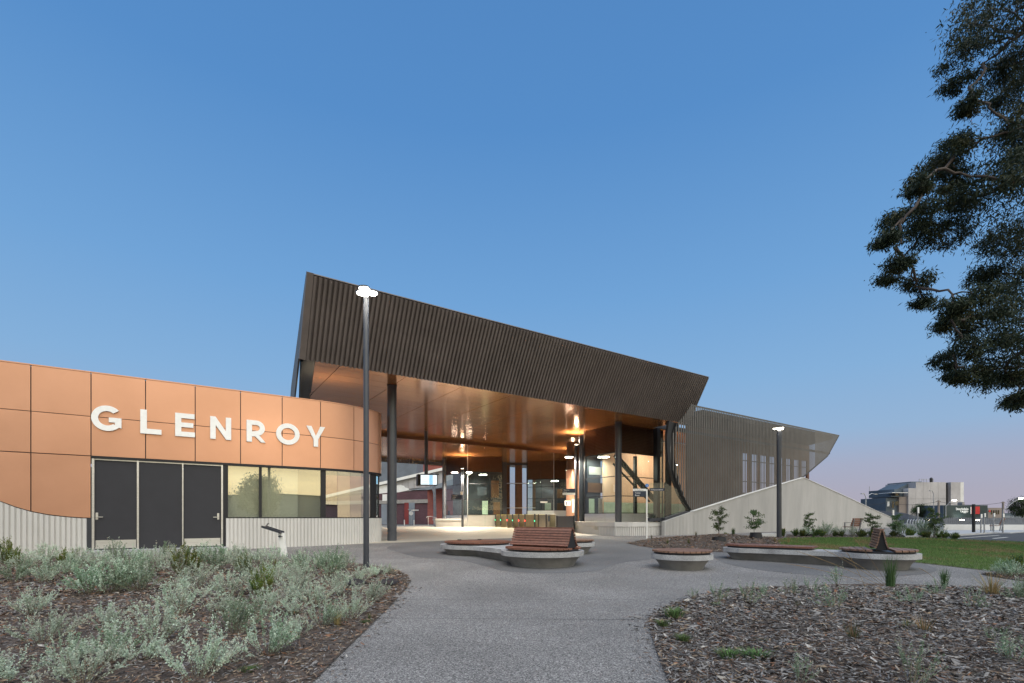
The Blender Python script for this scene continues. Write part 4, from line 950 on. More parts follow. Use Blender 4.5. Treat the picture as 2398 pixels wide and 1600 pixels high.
def backrest(T, c, d, L, z, mat='timber', h=0.36, w_=0.25):
    d = Vector((d[0], d[1], 0)).normalized(); s_ = Vector((-d.y, d.x, 0)); c = Vector((c[0], c[1], z))
    prof = [(w_*a, h*b) for a, b in ((0.15, 1.12), (0.28, 0.96), (0.38, 0.80), (0.47, 0.64), (0.56, 0.48), (0.66, 0.32), (0.80, 0.16), (1.0, 0.03))]
    for sg in (-1, 1):
        for (a, za), (b, zb) in zip(prof, prof[1:]):
            p = Vector((0, 0, 0)); mid = s_*sg*(a+b)/2 + ZD*((za+zb)/2 + 0.43)
            dirv = (s_*sg*(b-a) + ZD*(zb-za)); ln = dirv.length; dirv.normalize()
            m1 = MB(); m1.box(c + mid, (L, ln*0.76, 0.026), (d, dirv, d.cross(dirv))); m1.build('back_slat', mat, T)
    m1 = MB(); m1.box(c + ZD*(0.43+h+0.06), (L, 0.085, 0.03), (d, s_, ZD)); m1.build('top_slat', mat, T)
    for e in (-1, 1):
        q = c + d*e*(L/2-0.05)
        pts = [q + s_*0.02 + ZD*(0.43+h+.03), q + s_*w_*.5 + ZD*0.58, q + s_*w_*.85 + ZD*0.40, q - s_*w_*.85 + ZD*0.40, q - s_*w_*.5 + ZD*0.58, q - s_*0.02 + ZD*(0.43+h+.03)]
        m1 = MB(); m1.slab(pts, d*0.03); m1.build('end_plate', 'black', T, fix=True)
# S-shaped bench with backrest
c1, c2 = Vector((-1.06, 14.55)), Vector((0.74, 11.72)); zb = gz(13.1) - 0.0
BA = thing('sculpted_bench', 'S shaped concrete bench with timber seats and one double sided slatted backrest', 'bench', (c1.x, c1.y, zb), 'sculpted benches')
zA = gz(12.4)
bench_body(BA, lambda s: lobes_outline(c1, 1.05, c2, 0.97, 0.62, 72, s), zA)
dA = (c2-c1).normalized(); bd = Vector((0.80, -0.60))
deck(BA, disc(c1 + dA*0.1, 0.98), (0.25, 1), zA)
deck(BA, disc(c2, 0.90), bd, zA, skip=lambda q: abs((q-c2).dot(Vector((0.6, 0.8)))) < 0.17)
backrest(BA, c2, bd, 1.62, zA, h=0.37)
for p in (c1 + Vector((-0.55, 0.5)), c1 + Vector((0.05, 0.75))):
    m1 = MB(); m1.box((p.x, p.y, zA+0.425), (0.12, 0.05, 0.022)); m1.build('skate_stop', 'black', BA)
# round bench in front
cB = Vector((3.82, 11.05)); zB = gz(11.05)
BB = thing('sculpted_bench', 'round concrete stool bench with timber boards beside the mulch mound', 'bench', (cB.x, cB.y, zB), 'sculpted benches')
bench_body(BB, lambda s: [Vector((p.x, p.y)) for p in disc(cB, 0.66-s*0.95, 48)], zB)
deck(BB, disc(cB, 0.645), (-0.12, 1), zB, mat='timber_grey')
# round bench behind the S-shaped one
cD = Vector((1.72, 14.55)); zD_ = gz(14.55)
BD = thing('sculpted_bench', 'round concrete bench with timber boards hidden behind the slatted backrest', 'bench', (cD.x, cD.y, zD_), 'sculpted benches')
bench_body(BD, lambda s: [Vector((p.x, p.y)) for p in disc(cD, 0.72-s*0.95, 48)], zD_)
deck(BD, disc(cD, 0.70), (0.5, 1), zD_, mat='timber_grey')
# long bench by the lawn
c3, c4 = Vector((6.15, 13.0)), Vector((8.3, 11.15)); zC = gz(11.9)
BC = thing('sculpted_bench', 'long concrete bench by the lawn with a small slatted backrest at its right end', 'bench', (c4.x, c4.y, zC), 'sculpted benches')
bench_body(BC, lambda s: lobes_outline(c3, 0.52, c4, 0.78, 0.45, 72, s), zC)
dC = (c4-c3).normalized(); sC = Vector((-dC.y, dC.x))
shape = [c3 + dC*(-.42) + sC*.22, c3 + dC*(-.42) - sC*.22, c3 - sC*.42, c3 + dC*1.62 - sC*.38, c3 + dC*1.62 + sC*.38, c3 + sC*.42]
deck(BC, shape, dC, zC)
bdC = Vector((0.5, 0.866))
deck(BC, disc(c4, 0.73), bdC, zC, mat='timber_grey', skip=lambda q: abs((q-c4).dot(Vector((0.866, -0.5)))) < 0.17)
backrest(BC, c4 + Vector((0.03, 0.02)), bdC, 1.15, zC, mat='timber_grey', h=0.36, w_=0.12)

# ------------------------------------------------------------------ leaning fountain post in the bed
fb = gnd(667, 1313); T = thing('drinking_fountain', 'small white leaning post with dark sloping trough at the bed behind shrubs', 'fountain', tuple(fb))
s_ = fb.y/F
tp = fb + Vector((-0.09, 0, 0.70)); ax_ = (tp-fb).normalized()
m1 = MB(); m1.bar(fb + ax_*0.10, tp, 0.10, 0.14, up=Vector((1, 0, 0))); m1.build('post', 'white', T, bevel=0.008)
m1 = MB(); m1.bar(fb, fb + ax_*0.10, 0.11, 0.15, up=Vector((1, 0, 0))); m1.build('foot', 'galv', T)
tr_ = MB(); a_, b_ = tp + Vector((0.04, -0.03, 0.0)), tp + Vector((-0.48, 0.05, 0.17))
tr_.bar(a_, b_, 0.20, 0.015, mi=0)
for sg in (-1, 1): tr_.bar(a_ + Vector((0, sg*.10, .02)), b_ + Vector((0, sg*.10, .0)), 0.012, 0.055)
tr_.build('trough', 'char', T)
m1 = MB(); m1.tube([b_ + Vector((.09, 0, .0)), b_ + Vector((.09, 0, .06)), b_ + Vector((.14, 0, .08))], 0.012, 8); m1.build('spout', 'char', T)
m1 = MB(); m1.tube([tp + Vector((0, -.07, -.08)), tp + Vector((0.01, -.12, -.08))], 0.028, 10); m1.tube([tp + Vector((-.03, -.11, -.08)), tp + Vector((0.08, -.11, -.08))], 0.01, 8); m1.build('push_button', 'char', T)

# ------------------------------------------------------------------ signs
def sign_text(T, parent, txt, origin, ex, size, mat='white', bold=0.0):
    me = curve_mesh('text', txt, 0.002, size=size, bold=bold); return place(me, 'lettering', mat, origin, ex, ZD, parent)
sb = flat(1514.7, 1262, -0.0); sb.z = gz(sb.y)
T = thing('direction_sign', 'white post with dark direction panels and blue disc by the plinth wall', 'sign', tuple(sb))
k_ = sb.y/F
def sp(px, py): return at(px, py, sb.y)
m1 = MB(); m1.bar(sb, Vector((sb.x, sb.y, sp(0, 1146).z)), 0.055, 0.055, up=Vector((1, 0, 0))); m1.build('post', 'white', T)
def panel(T, x0, y0, x1, y1, mat, name='sign_panel', dy=0.0, yy=None):
    d0 = yy or sb.y; a, b = at(x0, y1, d0), at(x1, y0, d0); m1 = MB(); m1.box(((a.x+b.x)/2, d0+dy, (a.z+b.z)/2), (abs(b.x-a.x), 0.025, abs(b.z-a.z))); return m1.build(name, mat, T)
p1 = panel(T, 1482, 1150, 1512.5, 1163, 'navy', dy=-.03); p2 = panel(T, 1482, 1145, 1512.5, 1150.3, 'white', dy=-.031)
p3 = panel(T, 1521.5, 1143.5, 1556, 1150, 'navy', dy=.02)
m1 = MB(); q = sp(1515.5, 1137); m1.tube([q, q + Vector((0, .03, 0))], 0.075, 20); dsc = m1.build('disc', 'blue', T)
MT['ink'] = M('ink', (0.02, 0.02, 0.03), 0.5)
sign_text(T, p2, 'To Platforms', at(1485.5, 1149.2, sb.y-.045), (1, 0, 0), 0.075, 'ink')
sign_text(T, p1, 'Toilets', at(1487, 1156, sb.y-.045), (1, 0, 0), 0.085)
sign_text(T, p1, 'Buses', at(1487, 1161.6, sb.y-.045), (1, 0, 0), 0.085)
sign_text(T, p3, 'To Pascoe Vale Rd', at(1524, 1148.3, sb.y+.005), (1, 0, 0), 0.07)
sign_text(T, dsc, 'i', sp(1514.7, 1139.6) - Vector((0, .004, 0)), (1, 0, 0), 0.13)
# sign blades on the lamp posts under the canopy
yb = 30.45
T = thing('direction_sign', 'dark sign blade with white strip fixed to the lamp post by the copper drum', 'sign', tuple(at(1331, 1152, yb)))
p1 = panel(T, 1317.5, 1144.5, 1346.8, 1154.3, 'navy', yy=yb); p2 = panel(T, 1317.5, 1154.3, 1346.8, 1159.4, 'white', yy=yb, dy=-.002)
sign_text(T, p1, 'Platforms', at(1320, 1149, yb-.02), (1, 0, 0), 0.09); sign_text(T, p1, 'Buses', at(1320, 1153.6, yb-.02), (1, 0, 0), 0.09)
T = thing('notice_box', 'small cream notice box with a dark symbol beside the copper drum', 'sign', tuple(at(1328.5, 1178, 31.5)))
p1 = panel(T, 1322.5, 1172.8, 1336, 1184.5, 'white', yy=31.5, name='notice_plate'); panel(T, 1325, 1175, 1327.5, 1182.5, 'ink', yy=31.5, dy=-.015, name='symbol')
T = thing('poster_case', 'narrow white poster case on the copper drum behind the lamp post', 'poster case', tuple(at(1343, 1185, 31.6)))
panel(T, 1339.5, 1169.5, 1347, 1201, 'white', yy=31.6, name='case')
yb = 39.6
T = thing('direction_sign', 'dark sign blade with pale lettering left of the two headed lamp post', 'sign', tuple(at(1068, 1164, yb)))
p1 = panel(T, 1057, 1158.3, 1081, 1170, 'navy', yy=yb)
for i, s in enumerate(('Platforms', 'Toilets', 'Buses')): sign_text(T, p1, s, at(1059.5, 1162+3.6*i, yb-.02), (1, 0, 0), 0.10)
T = thing('speaker_box', 'small cream box on the two headed lamp post', 'box', tuple(at(1081, 1155, yb))); panel(T, 1078, 1151.5, 1084, 1158.5, 'white', yy=yb-.06, name='box_body')
T = thing('platform_sign', 'small lit white sign over the lift doors behind the ticket gates', 'sign', tuple(at(1274, 1174, 42.5)))
panel(T, 1265.5, 1174.3, 1282, 1178, 'white', yy=42.5); p1 = panel(T, 1265.5, 1168.5, 1282, 1174, 'navy', yy=42.5, dy=.01)
# small base slab at the second lamp
m1 = MB(); a = flat(1813, 1259.5); m1.box((a.x-.2, a.y+.25, 0.09), (0.75, 0.5, 0.18)); tag(m1.build('concrete_block', 'precast_white', origin=(a.x-.2, a.y+.25, 0), bevel=0.01), 'pale concrete block at the foot of the thick lamp post', 'block')
# ------------------------------------------------------------------ brick works seen under the canopy
MT['brick_red'] = brickmat('red_brick', (0.34, 0.085, 0.065), (0.27, 0.07, 0.055), (0.22, 0.12, 0.10))
MT['brick_plum_shaded'] = brickmat('shaded_plum_brick', (0.11, 0.05, 0.062), (0.085, 0.04, 0.05), (0.07, 0.045, 0.05))  # purple painted brick, with the left face's shade put into its colour
MT['maroon'] = M('maroon_door', (0.20, 0.025, 0.025), 0.5)
MT['iron_blue'] = M('blue_grey_iron', (0.20, 0.225, 0.26), 0.6, 0.1, 0.12, 0.5)
MT['iron_pale'] = M('pale_iron', (0.40, 0.385, 0.39), 0.7, 0, 0.14, 0.4)
MT['cream'] = M('cream_window', (0.62, 0.56, 0.40), 0.6, 0, 0.1, 1)
MT['band'] = M('cement_band', (0.30, 0.28, 0.26), 0.8, 0, 0.1)
Y1 = 58.0
WK = thing('brick_workshop', 'plum and red brick workshop with sloping grey gable beyond the station', 'building', (at(1001, HY, Y1).x, Y1, 0.0))
def facep(T, name, pts, mat, y, th=0.4, ys=None):
    P = [at(px, py, (ys[i] if ys else y)) for i, (px, py) in enumerate(pts)]
    m1 = MB(); m1.slab(P, Vector((0, th, 0))); return m1.build(name, mat, T, fix=True)
facep(WK, 'plum_wall', [(600,1234),(1001,1234),(1001,1148),(885,1156.5),(600,1176)], 'brick_plum_shaded', Y1, 8)
facep(WK, 'red_wall', [(1001.3,1234),(1085,1234),(1085,1134),(1001.3,1147.5)], 'brick_red', Y1, 0.5, ys=[Y1, Y1+7, Y1+7, Y1])
facep(WK, 'cement_band', [(600,1186),(1001.5,1178),(1001.5,1169.5),(600,1177)], 'band', Y1-.12, .1)
facep(WK, 'gable_cladding', [(600,1174),(885,1156),(1001,1147.2),(1085,1133),(1085,1088),(885,1134),(600,1200)][:0] or [(700,1168),(885,1156),(1001,1147.2),(1085,1133.5),(1085,1088),(700,1174)], 'iron_pale', Y1+.15, 6)
for i in range(12):
    px = 900+14*i; m1 = MB(); a, b = at(px, lerp([(885,1154),(1001,1146),(1085,1133)], px), Y1+.12), at(px, lerp([(885,1136),(1085,1090)], px), Y1+.12); m1.bar(a, b, 0.05, 0.03, up=Vector((1,0,0))); m1.build('cladding_joint', 'band', WK)
m1 = MB(); m1.bar(at(700, 1178, Y1), at(1085, 1087.5, Y1), 0.5, 0.32); m1.build('gable_trim', 'white', WK)
m1 = MB(); P = [at(960,1147.5,Y1-.1), at(1001,1147.5,Y1-.1), at(1085,1134,Y1-.1), at(1085,1114,Y1-.1), at(1010,1139,Y1-.1)]; m1.slab(P, Vector((0, .2, 0))); m1.build('lower_roof', 'iron_blue', WK, fix=True)
for a, b, t, mat in ((893, 906, 1181, 'iron_blue'), (947, 957, 1177.5, 'maroon'), (957.5, 971, 1177.5, 'iron_blue')):
    facep(WK, 'roller_door' if mat == 'iron_blue' else 'door', [(a,1233),(b,1233),(b,t),(a,t)], mat, Y1-.15, .1)
facep(WK, 'wall_sign', [(895.5,1173.5),(906,1173),(906,1157.5),(895.5,1158)], 'white', Y1-.15, .1)
cl_ = [(886,1156.5),(906,1154.5),(930,1154),(958,1148),(957,1144),(948,1141.5),(946,1138),(938,1136),(930,1137),(922,1141),(906,1135),(888,1138)]
facep(WK, 'painted_mural', cl_, 'white', Y1+.05, .08)
IR = thing('iron_shed', 'blue grey corrugated iron shed above the workshop roof', 'building', (at(930, HY, Y1+9).x, Y1+9, 0))
vs = []
for i in range(40):
    for t, d in ((0, .06), (.5, 0)):
        px = 886+90*(i+t)/40; a, b = at(px, 1130, Y1+8.9+d), at(px, lerp([(886,1084),(906,1077),(976,1077)], px), Y1+8.9+d); vs += [(a.x, a.y, a.z-3), b]
m1 = MB(); m1.add(vs, [(2*i, 2*i+2, 2*i+3, 2*i+1) for i in range(len(vs)//2-1)]); m1.build('wall', 'iron_blue', IR)
P = [at(886,1200,Y1+9), at(976,1200,Y1+9), at(976,1077,Y1+9), at(886,1084,Y1+9)]; m1 = MB(); m1.slab(P, Vector((0, 5, 0))); m1.build('shed_body', 'iron_blue', IR, fix=True)
RB = thing('brick_hall', 'red brick hall with cream windows rising behind the iron shed', 'building', (at(990, HY, Y1+17).x, Y1+17, 0))
facep(RB, 'wall', [(700,1234),(1080,1234),(1080,1060),(700,1060)], 'brick_red', Y1+17, 8)
for a, b in ((884, 902), (977, 983), (1006, 1036), (1044, 1070)):
    w_ = facep(RB, 'window', [(a,1089),(b,1090),(b,1068),(a,1068)], 'cream', Y1+16.9, .08)
    for k in range(1, 4):
        px = a+(b-a)*k/4; m1 = MB(); m1.bar(at(px,1089.5,Y1+16.85), at(px,1068,Y1+16.85), 0.06, 0.03, up=Vector((1,0,0))); m1.build('glazing_bar', 'band', w_)
# things standing in front of the workshop
yp = 50.0
def tube_thing(name, label, cat, pts, r, mat, n=10, group=None):
    m1 = MB(); m1.tube(pts, r, n); o = smooth_by_angle(m1.build(name, mat, origin=Vector(pts[0])), 40); return tag(o, label, cat, group)
T = thing('power_pole', 'grey steel power pole with short crossarm in front of the red brick wall', 'pole', tuple(at(1018, 1232.5, yp)))
m1 = MB(); m1.tube([at(1019, 1233, yp), at(1016.5, 1109, yp)], [0.16, 0.12], 12); smooth_by_angle(m1.build('pole', 'galv', T), 40)
m1 = MB(); m1.bar(at(1010, 1112, yp), at(1028, 1111, yp), 0.08, 0.1); m1.build('crossarm', 'black', T)
m1 = MB(); m1.tube([at(1017, 1160, yp), at(1013.5, 1148, yp), at(1008, 1138, yp)], 0.05, 8); m1.build('bracket', 'galv', T)
T = thing('street_sign', 'round white sign on a thin post with a street name blade', 'sign', tuple(at(963, 1232, 49)))
m1 = MB(); m1.tube([at(963, 1232, 49), at(962.6, 1190, 49)], 0.035, 8); m1.build('post', 'galv', T)
m1 = MB(); q = at(962.5, 1202, 48.95); m1.tube([q, q + Vector((0, .03, 0))], 0.21, 20); m1.build('disc', 'white', T)
m1 = MB(); m1.box(at(971.5, 1195, 48.95), (0.74, 0.03, 0.11)); m1.build('name_blade', 'white', T)
m1 = MB(); m1.box(at(958.5, 1193, 48.95), (0.3, 0.03, 0.07)); m1.build('side_blade', 'galv', T)
for px, lab in ((947, 'left'), (969.5, 'right')):
    a = at(px, 1231.5, 49); m1 = MB(); m1.tube([a, at(px, 1218, 49), at(px, 1217.6, 49)], [0.055, 0.055, 0.03], 12)
    tag(m1.build('bollard', 'white', origin=a), f'white bollard on the {lab} side of the round street sign', 'bollard', 'bollards by the workshop')
T = thing('handrail', 'bent white handrail ending at the ribbed planter', 'handrail', tuple(at(1003, 1232, 45)))
m1 = MB(); m1.tube([at(999.5, 1212.5, 45), at(1000, 1210.2, 45), at(1009, 1209.7, 45), at(1023, 1213.6, 43)], 0.025, 8); m1.build('rail', 'white', T)
m1 = MB(); m1.tube([at(1003, 1232, 45), at(1003, 1211, 45)], 0.02, 8); m1.build('post', 'white', T)
T = thing('traffic_signal', 'black traffic signal beside the far column', 'traffic signal', tuple(at(1050.5, 1232, 49)))
m1 = MB(); m1.tube([at(1051.5, 1232, 49), at(1051.5, 1206, 49)], 0.05, 8); m1.build('post', 'black', T)
m1 = MB(); a = at(1051, 1202.5, 48.9); m1.box(a, (0.2, 0.22, 0.56)); hd_ = m1.build('signal_head', 'black', T, bevel=0.02)
for k in range(3):
    m1 = MB(); m1.tube([a + Vector((0, -.11, .17-.17*k)), a + Vector((0, -.22, .17-.17*k))], 0.07, 10); m1.build('visor', 'black', hd_)

# ------------------------------------------------------------------ far right: rail wall, fence, buildings
MT['apart'] = M('apartment_concrete', (0.43, 0.41, 0.41), 0.85, 0, 0.14, 0.25, stretch=(1, 1, .6))
MT['slate'] = M('slate_cladding', (0.075, 0.10, 0.125), 0.6, 0, 0.12, 0.5)
MT['brownclad'] = M('brown_cladding', (0.24, 0.20, 0.18), 0.7, 0, 0.1, 0.5)
MT['board'] = M('green_black_board', (0.028, 0.048, 0.05), 0.5, 0, 0.1, 0.4)
MT['fencegrey'] = M('fence_grey', (0.17, 0.18, 0.20), 0.6, 0.2, 0.12, 2)
wp = [at(2112, HY, 41.5), at(2130, HY, 36.8), at(2210, HY, 33.2), at(2398, HY, 32.0), at(2900, HY, 30)]
LWl = thing('rail_wall', 'low white concrete wall running along the railway on the right', 'wall', (wp[1].x, wp[1].y, 0))
for a, b in zip(wp, wp[1:]):
    d = Vector((b.x-a.x, b.y-a.y, 0)); n_ = max(1, round(d.length/4)); 
    for i in range(n_):
        p, q = a + d*(i/n_) + d.normalized()*.006, a + d*((i+1)/n_) - d.normalized()*.006; m1 = MB()
        m1.slab([Vector((p.x, p.y, -.1)), Vector((q.x, q.y, -.1)), Vector((q.x, q.y, 0.47)), Vector((p.x, p.y, 0.47))], Vector((0, .3, 0))); m1.build('wall_panel', 'precast_white', LWl, fix=True)
FN = thing('rail_fence', 'grey slatted screen fence standing above the low white rail wall', 'fence', (wp[1].x, wp[1].y+1.2, 0.4))
sl = MB(); fp_ = [at(2050, HY, 44) , at(2100, HY, 41), at(2130, HY, 38), at(2210, HY, 34.6), at(2398, HY, 33.4), at(2900, HY, 31)]
for a, b in zip(fp_, fp_[1:]):
    d = b-a; n_ = int(d.length/0.11)
    for i in range(n_):
        p = a + d*(i/n_); zt = 0.93 if p.x/p.y*F+CX > 2160 else lerp([(2050,1.6),(2110,1.35),(2160,0.93)], p.x/p.y*F+CX)
        sl.box((p.x, p.y, (0.35+zt)/2), (0.075, 0.02, zt-0.35), (d.normalized(), Vector((-d.y, d.x, 0)).normalized(), ZD))
tag(sl.build('slats', 'fencegrey', FN), kind='stuff')
for a, b in zip(fp_, fp_[1:]):
    m1 = MB(); za = 1.3 if a.x/a.y*F+CX < 2110 else .85; m1.bar(Vector((a.x, a.y+.03, za)), Vector((b.x, b.y+.03, .85)), 0.04, 0.05); m1.bar(Vector((a.x, a.y+.03, .45)), Vector((b.x, b.y+.03, .45)), 0.04, 0.05); m1.build('rail', 'fencegrey', FN)
# apartment block
YA = 110.0
AP = thing('apartment_block', 'pale concrete apartment block with stepped slate blue balconies on its left', 'building', (at(2165, HY, YA).x, YA, 0.1))
def ap(name, x0, y0, x1, y1, mat, dy=0.0, th=9.0): return facep(AP, name, [(x0,y1),(x1,y1),(x1,y0),(x0,y0)], mat, YA+dy, th)
for (x0, x1, yt) in ((2127.3,2144.6,1143.5),(2145,2161.8,1129.5),(2162.2,2179.3,1129.5),(2179.7,2196.8,1129.5),(2197.2,2215.2,1129.5)):
    ap('concrete_panel', x0, yt, x1, 1168.4, 'apart', 0); ap('concrete_panel', x0, 1168.8, x1, 1213, 'apart', 0)
ap('recess', 2215, 1131, 2226.5, 1213, 'black', 0.8, 8)
ap('concrete_panel', 2226.6, 1129.5, 2248.5, 1213, 'apart', 0); ap('concrete_panel', 2249, 1129.5, 2257, 1213, 'precast_white', 0.3, 8)
ap('brown_wall', 2105.5, 1163.5, 2127, 1213, 'brownclad', 0.5, 8)
ap('slate_wall', 2074.5, 1166, 2105.2, 1215, 'slate', 1.0, 8); ap('upper_wall', 2094.5, 1146, 2127, 1163.3, 'slate', 1.5, 8)
ap('penthouse', 2133, 1128, 2158, 1143.3, 'slate', 2, 7)
facep(AP, 'sloped_roof', [(2100,1146),(2134,1146),(2134,1128.5)], 'slate', YA+2.2, 6)
ap('canopy_slab', 2089, 1153.4, 2126.5, 1154.6, 'white', -.8, 4); ap('parapet', 2087, 1161.2, 2105, 1164, 'slate', .2, 3)
for x0, y0, x1, y1 in ((2138,1133.5,2149,1142.5),(2097,1155,2104,1161),(2116,1154.8,2121.5,1162.5),(2122.5,1154.8,2126.8,1162.5),(2096,1174.5,2104.5,1183.5),(2089,1174.5,2093.5,1190)):
    ap('window', x0, y0, x1, y1, 'glass_house', -0.1 if y0 > 1160 else 1.3, .1)
ap('balcony_opening', 2078, 1175, 2083, 1186, 'white', .9, .1)
m1 = MB(); m1.tube([at(2180.5,1129.5,YA+3), at(2180.5,1121,YA+3), at(2181.5,1119,YA+3)], [0.28,0.30,0.15], 12); m1.build('roof_vent', 'black', AP)
m1 = MB()
for px in (2152.7, 2159, 2163.5, 2169.5, 2185.5): m1.bar(at(px,1130,YA+3), at(px,1121.5,YA+3), 0.08, 0.08, up=Vector((1,0,0)))
m1.bar(at(2152,1123.5,YA+3), at(2178,1123.5,YA+3), 0.05, 0.05); m1.build('roof_rail', 'galv', AP)
# billboard building
YB = 90.0
BL = thing('billboard_building', 'dark building with lit painted advertising board reading Stockdale Leggo', 'building', (at(2260, HY, YB).x, YB, 0.1))
facep(BL, 'wall', [(2208.7,1216),(2313,1216),(2313,1183.3),(2208.7,1183.3)], 'slate', YB, 6)
bd_ = facep(BL, 'advertising_board', [(2212,1212.6),(2312,1212.6),(2312,1184),(2212,1184)], 'board', YB-.12, .1)
def bt(txt, px, py, size, mat='letter'): 
    me = curve_mesh('text', txt, 0.01, size=size, bold=0.012); place(me, 'lettering', mat, at(px, py, YB-.14), (1, 0, 0), ZD, bd_)
bt('Stockdale', 2238.2, 1194.6, 0.60); bt('Leggo', 2249, 1199.8, 0.60)
facep(BL, 'red_panel', [(2275,1204),(2294.5,1204),(2294.5,1186.5),(2275,1186.5)], 'red', YB-.2, .06); facep(BL, 'white_bar', [(2273,1204),(2274.8,1204),(2274.8,1187.2),(2273,1187.2)], 'white', YB-.2, .06)
bt('Real', 2283.5, 1194.2, 0.34); bt('Estate', 2281.5, 1198.2, 0.30)
facep(BL, 'roof_unit', [(2253.5,1183.2),(2259,1183.2),(2259,1176),(2253.5,1176)], 'band', YB+1.5, 1)
spot('board_light', at(2258, 1213, YB-1.2), 120, (0.9, 1.0, 0.95), R(120), 0.7, 0.2, (0, 0.75, 0.65))
m1 = MB(); q = at(2258, 1213, YB-1.2); m1.box(q, (0.3, 0.2, 0.12)); m1.build('board_floodlight', 'galv', BL)
BR = thing('brown_building', 'small brown building with four narrow windows right of the advertising board', 'building', (at(2330, HY, 96).x, 96, 0.1))
facep(BR, 'wall', [(2313.5,1216),(2346,1216),(2346,1189.4),(2313.5,1189.4)], 'brownclad', 96, 6)
for px in (2321.5, 2327, 2332.5, 2337.8): facep(BR, 'window', [(px,1204.5),(px+2.3,1204.5),(px+2.3,1195),(px,1195)], 'glass_house', 95.9, .08)
facep(BR, 'logo_disc', [(2315.8+2.2*math.cos(R(a))+2, 1197-2.6*math.sin(R(a))) for a in range(0, 360, 30)], 'red', 95.9, .05)
BS = thing('blue_shed', 'long pale blue shed far off at the right edge', 'building', (at(2368, HY, 120).x, 120, 0.1))
facep(BS, 'wall', [(2348,1216),(2440,1216),(2440,1208),(2350,1208)], 'iron_blue', 120, 10); facep(BS, 'roof', [(2346,1208.5),(2442,1208.5),(2440,1201.5),(2350,1201.5)], 'slate', 121, 9)
# parked cars' and shops' lights behind the fence
for i, (px, py, w) in enumerate(((2173.5,1218,7),(2253,1218,8.5),(2285,1218.5,4),(2291,1218.5,5))):
    q = at(px, py, 60); m1 = MB(); m1.box(q, (w/F*60, 0.08, 0.12)); tag(m1.build('shop_light', 'lamp_warm', origin=q), ('bright strip light behind the fence, leftmost of four', 'bright strip light behind the fence below the white lettering', 'short bright strip light right of the thick dark pole', 'bright strip light behind the fence, rightmost of four')[i], 'light', 'strip lights behind the fence')
q = at(2257, 1222.5, 60)
# poles and sign posts
def signpost(px, ytop, ybase, ytag, lab):
    b = at(px, ybase, 26.5 if ybase > 1247 else 29.5); b = flat(px, max(ybase, 1244), 0.12); y = b.y
    T = thing('sign_post', lab, 'sign', tuple(b), 'thin sign posts by the road')
    m1 = MB(); m1.tube([b, Vector((b.x, b.y, at(px, ytop, y).z))], 0.03, 8); m1.build('post', 'galv', T)
    c, d = at(px, ytop, y), at(px, ytag, y); m1 = MB(); m1.box(((c.x), y-.045, (c.z+d.z)/2), (3.6/F*y, 0.015, c.z-d.z)); m1.build('sign_plate', 'white', T)
for a in ((2090.5,1194.5,1250,1207,'thin sign post before the sloping end of the ribbed wall'),(2149,1188,1250,1202,'tall thin sign post among the bicycle hoops'),(2297,1204,1248,1213,'thin sign post just right of the thick dark pole'),(2305,1202,1248,1211,'thin sign post second right of the thick dark pole'),(2327,1202,1246,1210,'thin sign post beside the far park seat, edge on'),(2348.5,1203,1248,1211,'thin sign post right of the far park seat')): signpost(*a)
tube_thing('dark_pole', 'thick dark steel pole in front of the advertising board', 'pole', [flat(2280, 1247.5, 0.1), Vector((flat(2280,1247.5,.1).x, flat(2280,1247.5,.1).y, at(2280, 1181, flat(2280,1247.5,.1).y).z))], 0.075, 'black', 14)
def street_light(lab, px, ytop, y, arms, lit=False, mat='galv', r=0.09):
    b = at(px, HY, y); b.z = 0.1
    T = thing('street_light', lab, 'street light', tuple(b), 'street lights')
    m1 = MB(); top = at(px, ytop, y); m1.tube([b, top], [r, r*.7], 10); m1.build('pole', mat, T)
    for ax_, ay in arms:
        e = at(ax_, ay, y); mid = (top*0.4+e*0.6) + ZD*0.25; m1 = MB(); m1.tube([top, mid, e], 0.05, 6); arm = m1.build('arm', mat, T)
        m1 = MB(); d = (e-mid); d.z = 0; d.normalize(); m1.box(e, (0.42, 0.25, 0.12), (d, Vector((-d.y, d.x, 0)), ZD)); h_ = m1.build('lamp_head', 'lamp' if lit else 'galv', arm)
street_light('double armed street light over the sloping end of the ribbed wall', 2027.5, 1164, 70, [(2020,1156.5),(2050,1157.5)], r=.1)
street_light('curved street light in front of the apartment block', 2186.5, 1157, 85, [(2180,1149.5)], r=.08)
street_light('lit street light in front of the black recess of the apartment block', 2215, 1186, 80, [(2234.5,1172)], lit=True, r=.08)
street_light('lit street light on the power pole at the far right', 2349, 1196, 75, [(2391,1167.5)], lit=True, r=.1)
def wood_pole(lab, px, ytop, y):
    b = at(px, HY, y); b.z = .1; T = thing('power_pole', lab, 'pole', tuple(b), 'timber power poles')
    m1 = MB(); m1.tube([b, at(px, ytop, y)], [.17, .13], 10); m1.build('pole', 'brownclad', T)
    m1 = MB(); m1.bar(at(px-4.5, ytop+2.5, y), at(px+4.5, ytop+2.5, y), .1, .12); m1.build('crossarm', 'brownclad', T)
wood_pole('timber power pole in front of the pale apartment block', 2198, 1172, 75); wood_pole('timber power pole left of the far right street light', 2349, 1175, 75.5)
tube_thing('radio_mast', 'thin radio mast behind the double armed street light', 'mast', [at(2036, HY, 130), at(2036, 1139.5, 130)], 0.06, 'galv', 6)
def wire(lab, pts):
    P = []
    for a, b in zip(pts, pts[1:]):
        for k in range(8): t = k/8; q = at(*a).lerp(at(*b), t); q.z -= 0.9*4*t*(1-t)*0.5; P.append(q)
    P.append(at(*pts[-1])); m1 = MB(); m1.tube(P, 0.025, 4); tag(m1.build('overhead_wire', 'black', origin=P[0]), lab, 'wire', 'overhead wires')
wire('overhead wire running left from the nearer timber pole', [(2198,1174,75),(2075,1177,78),(1990,1176,80)])
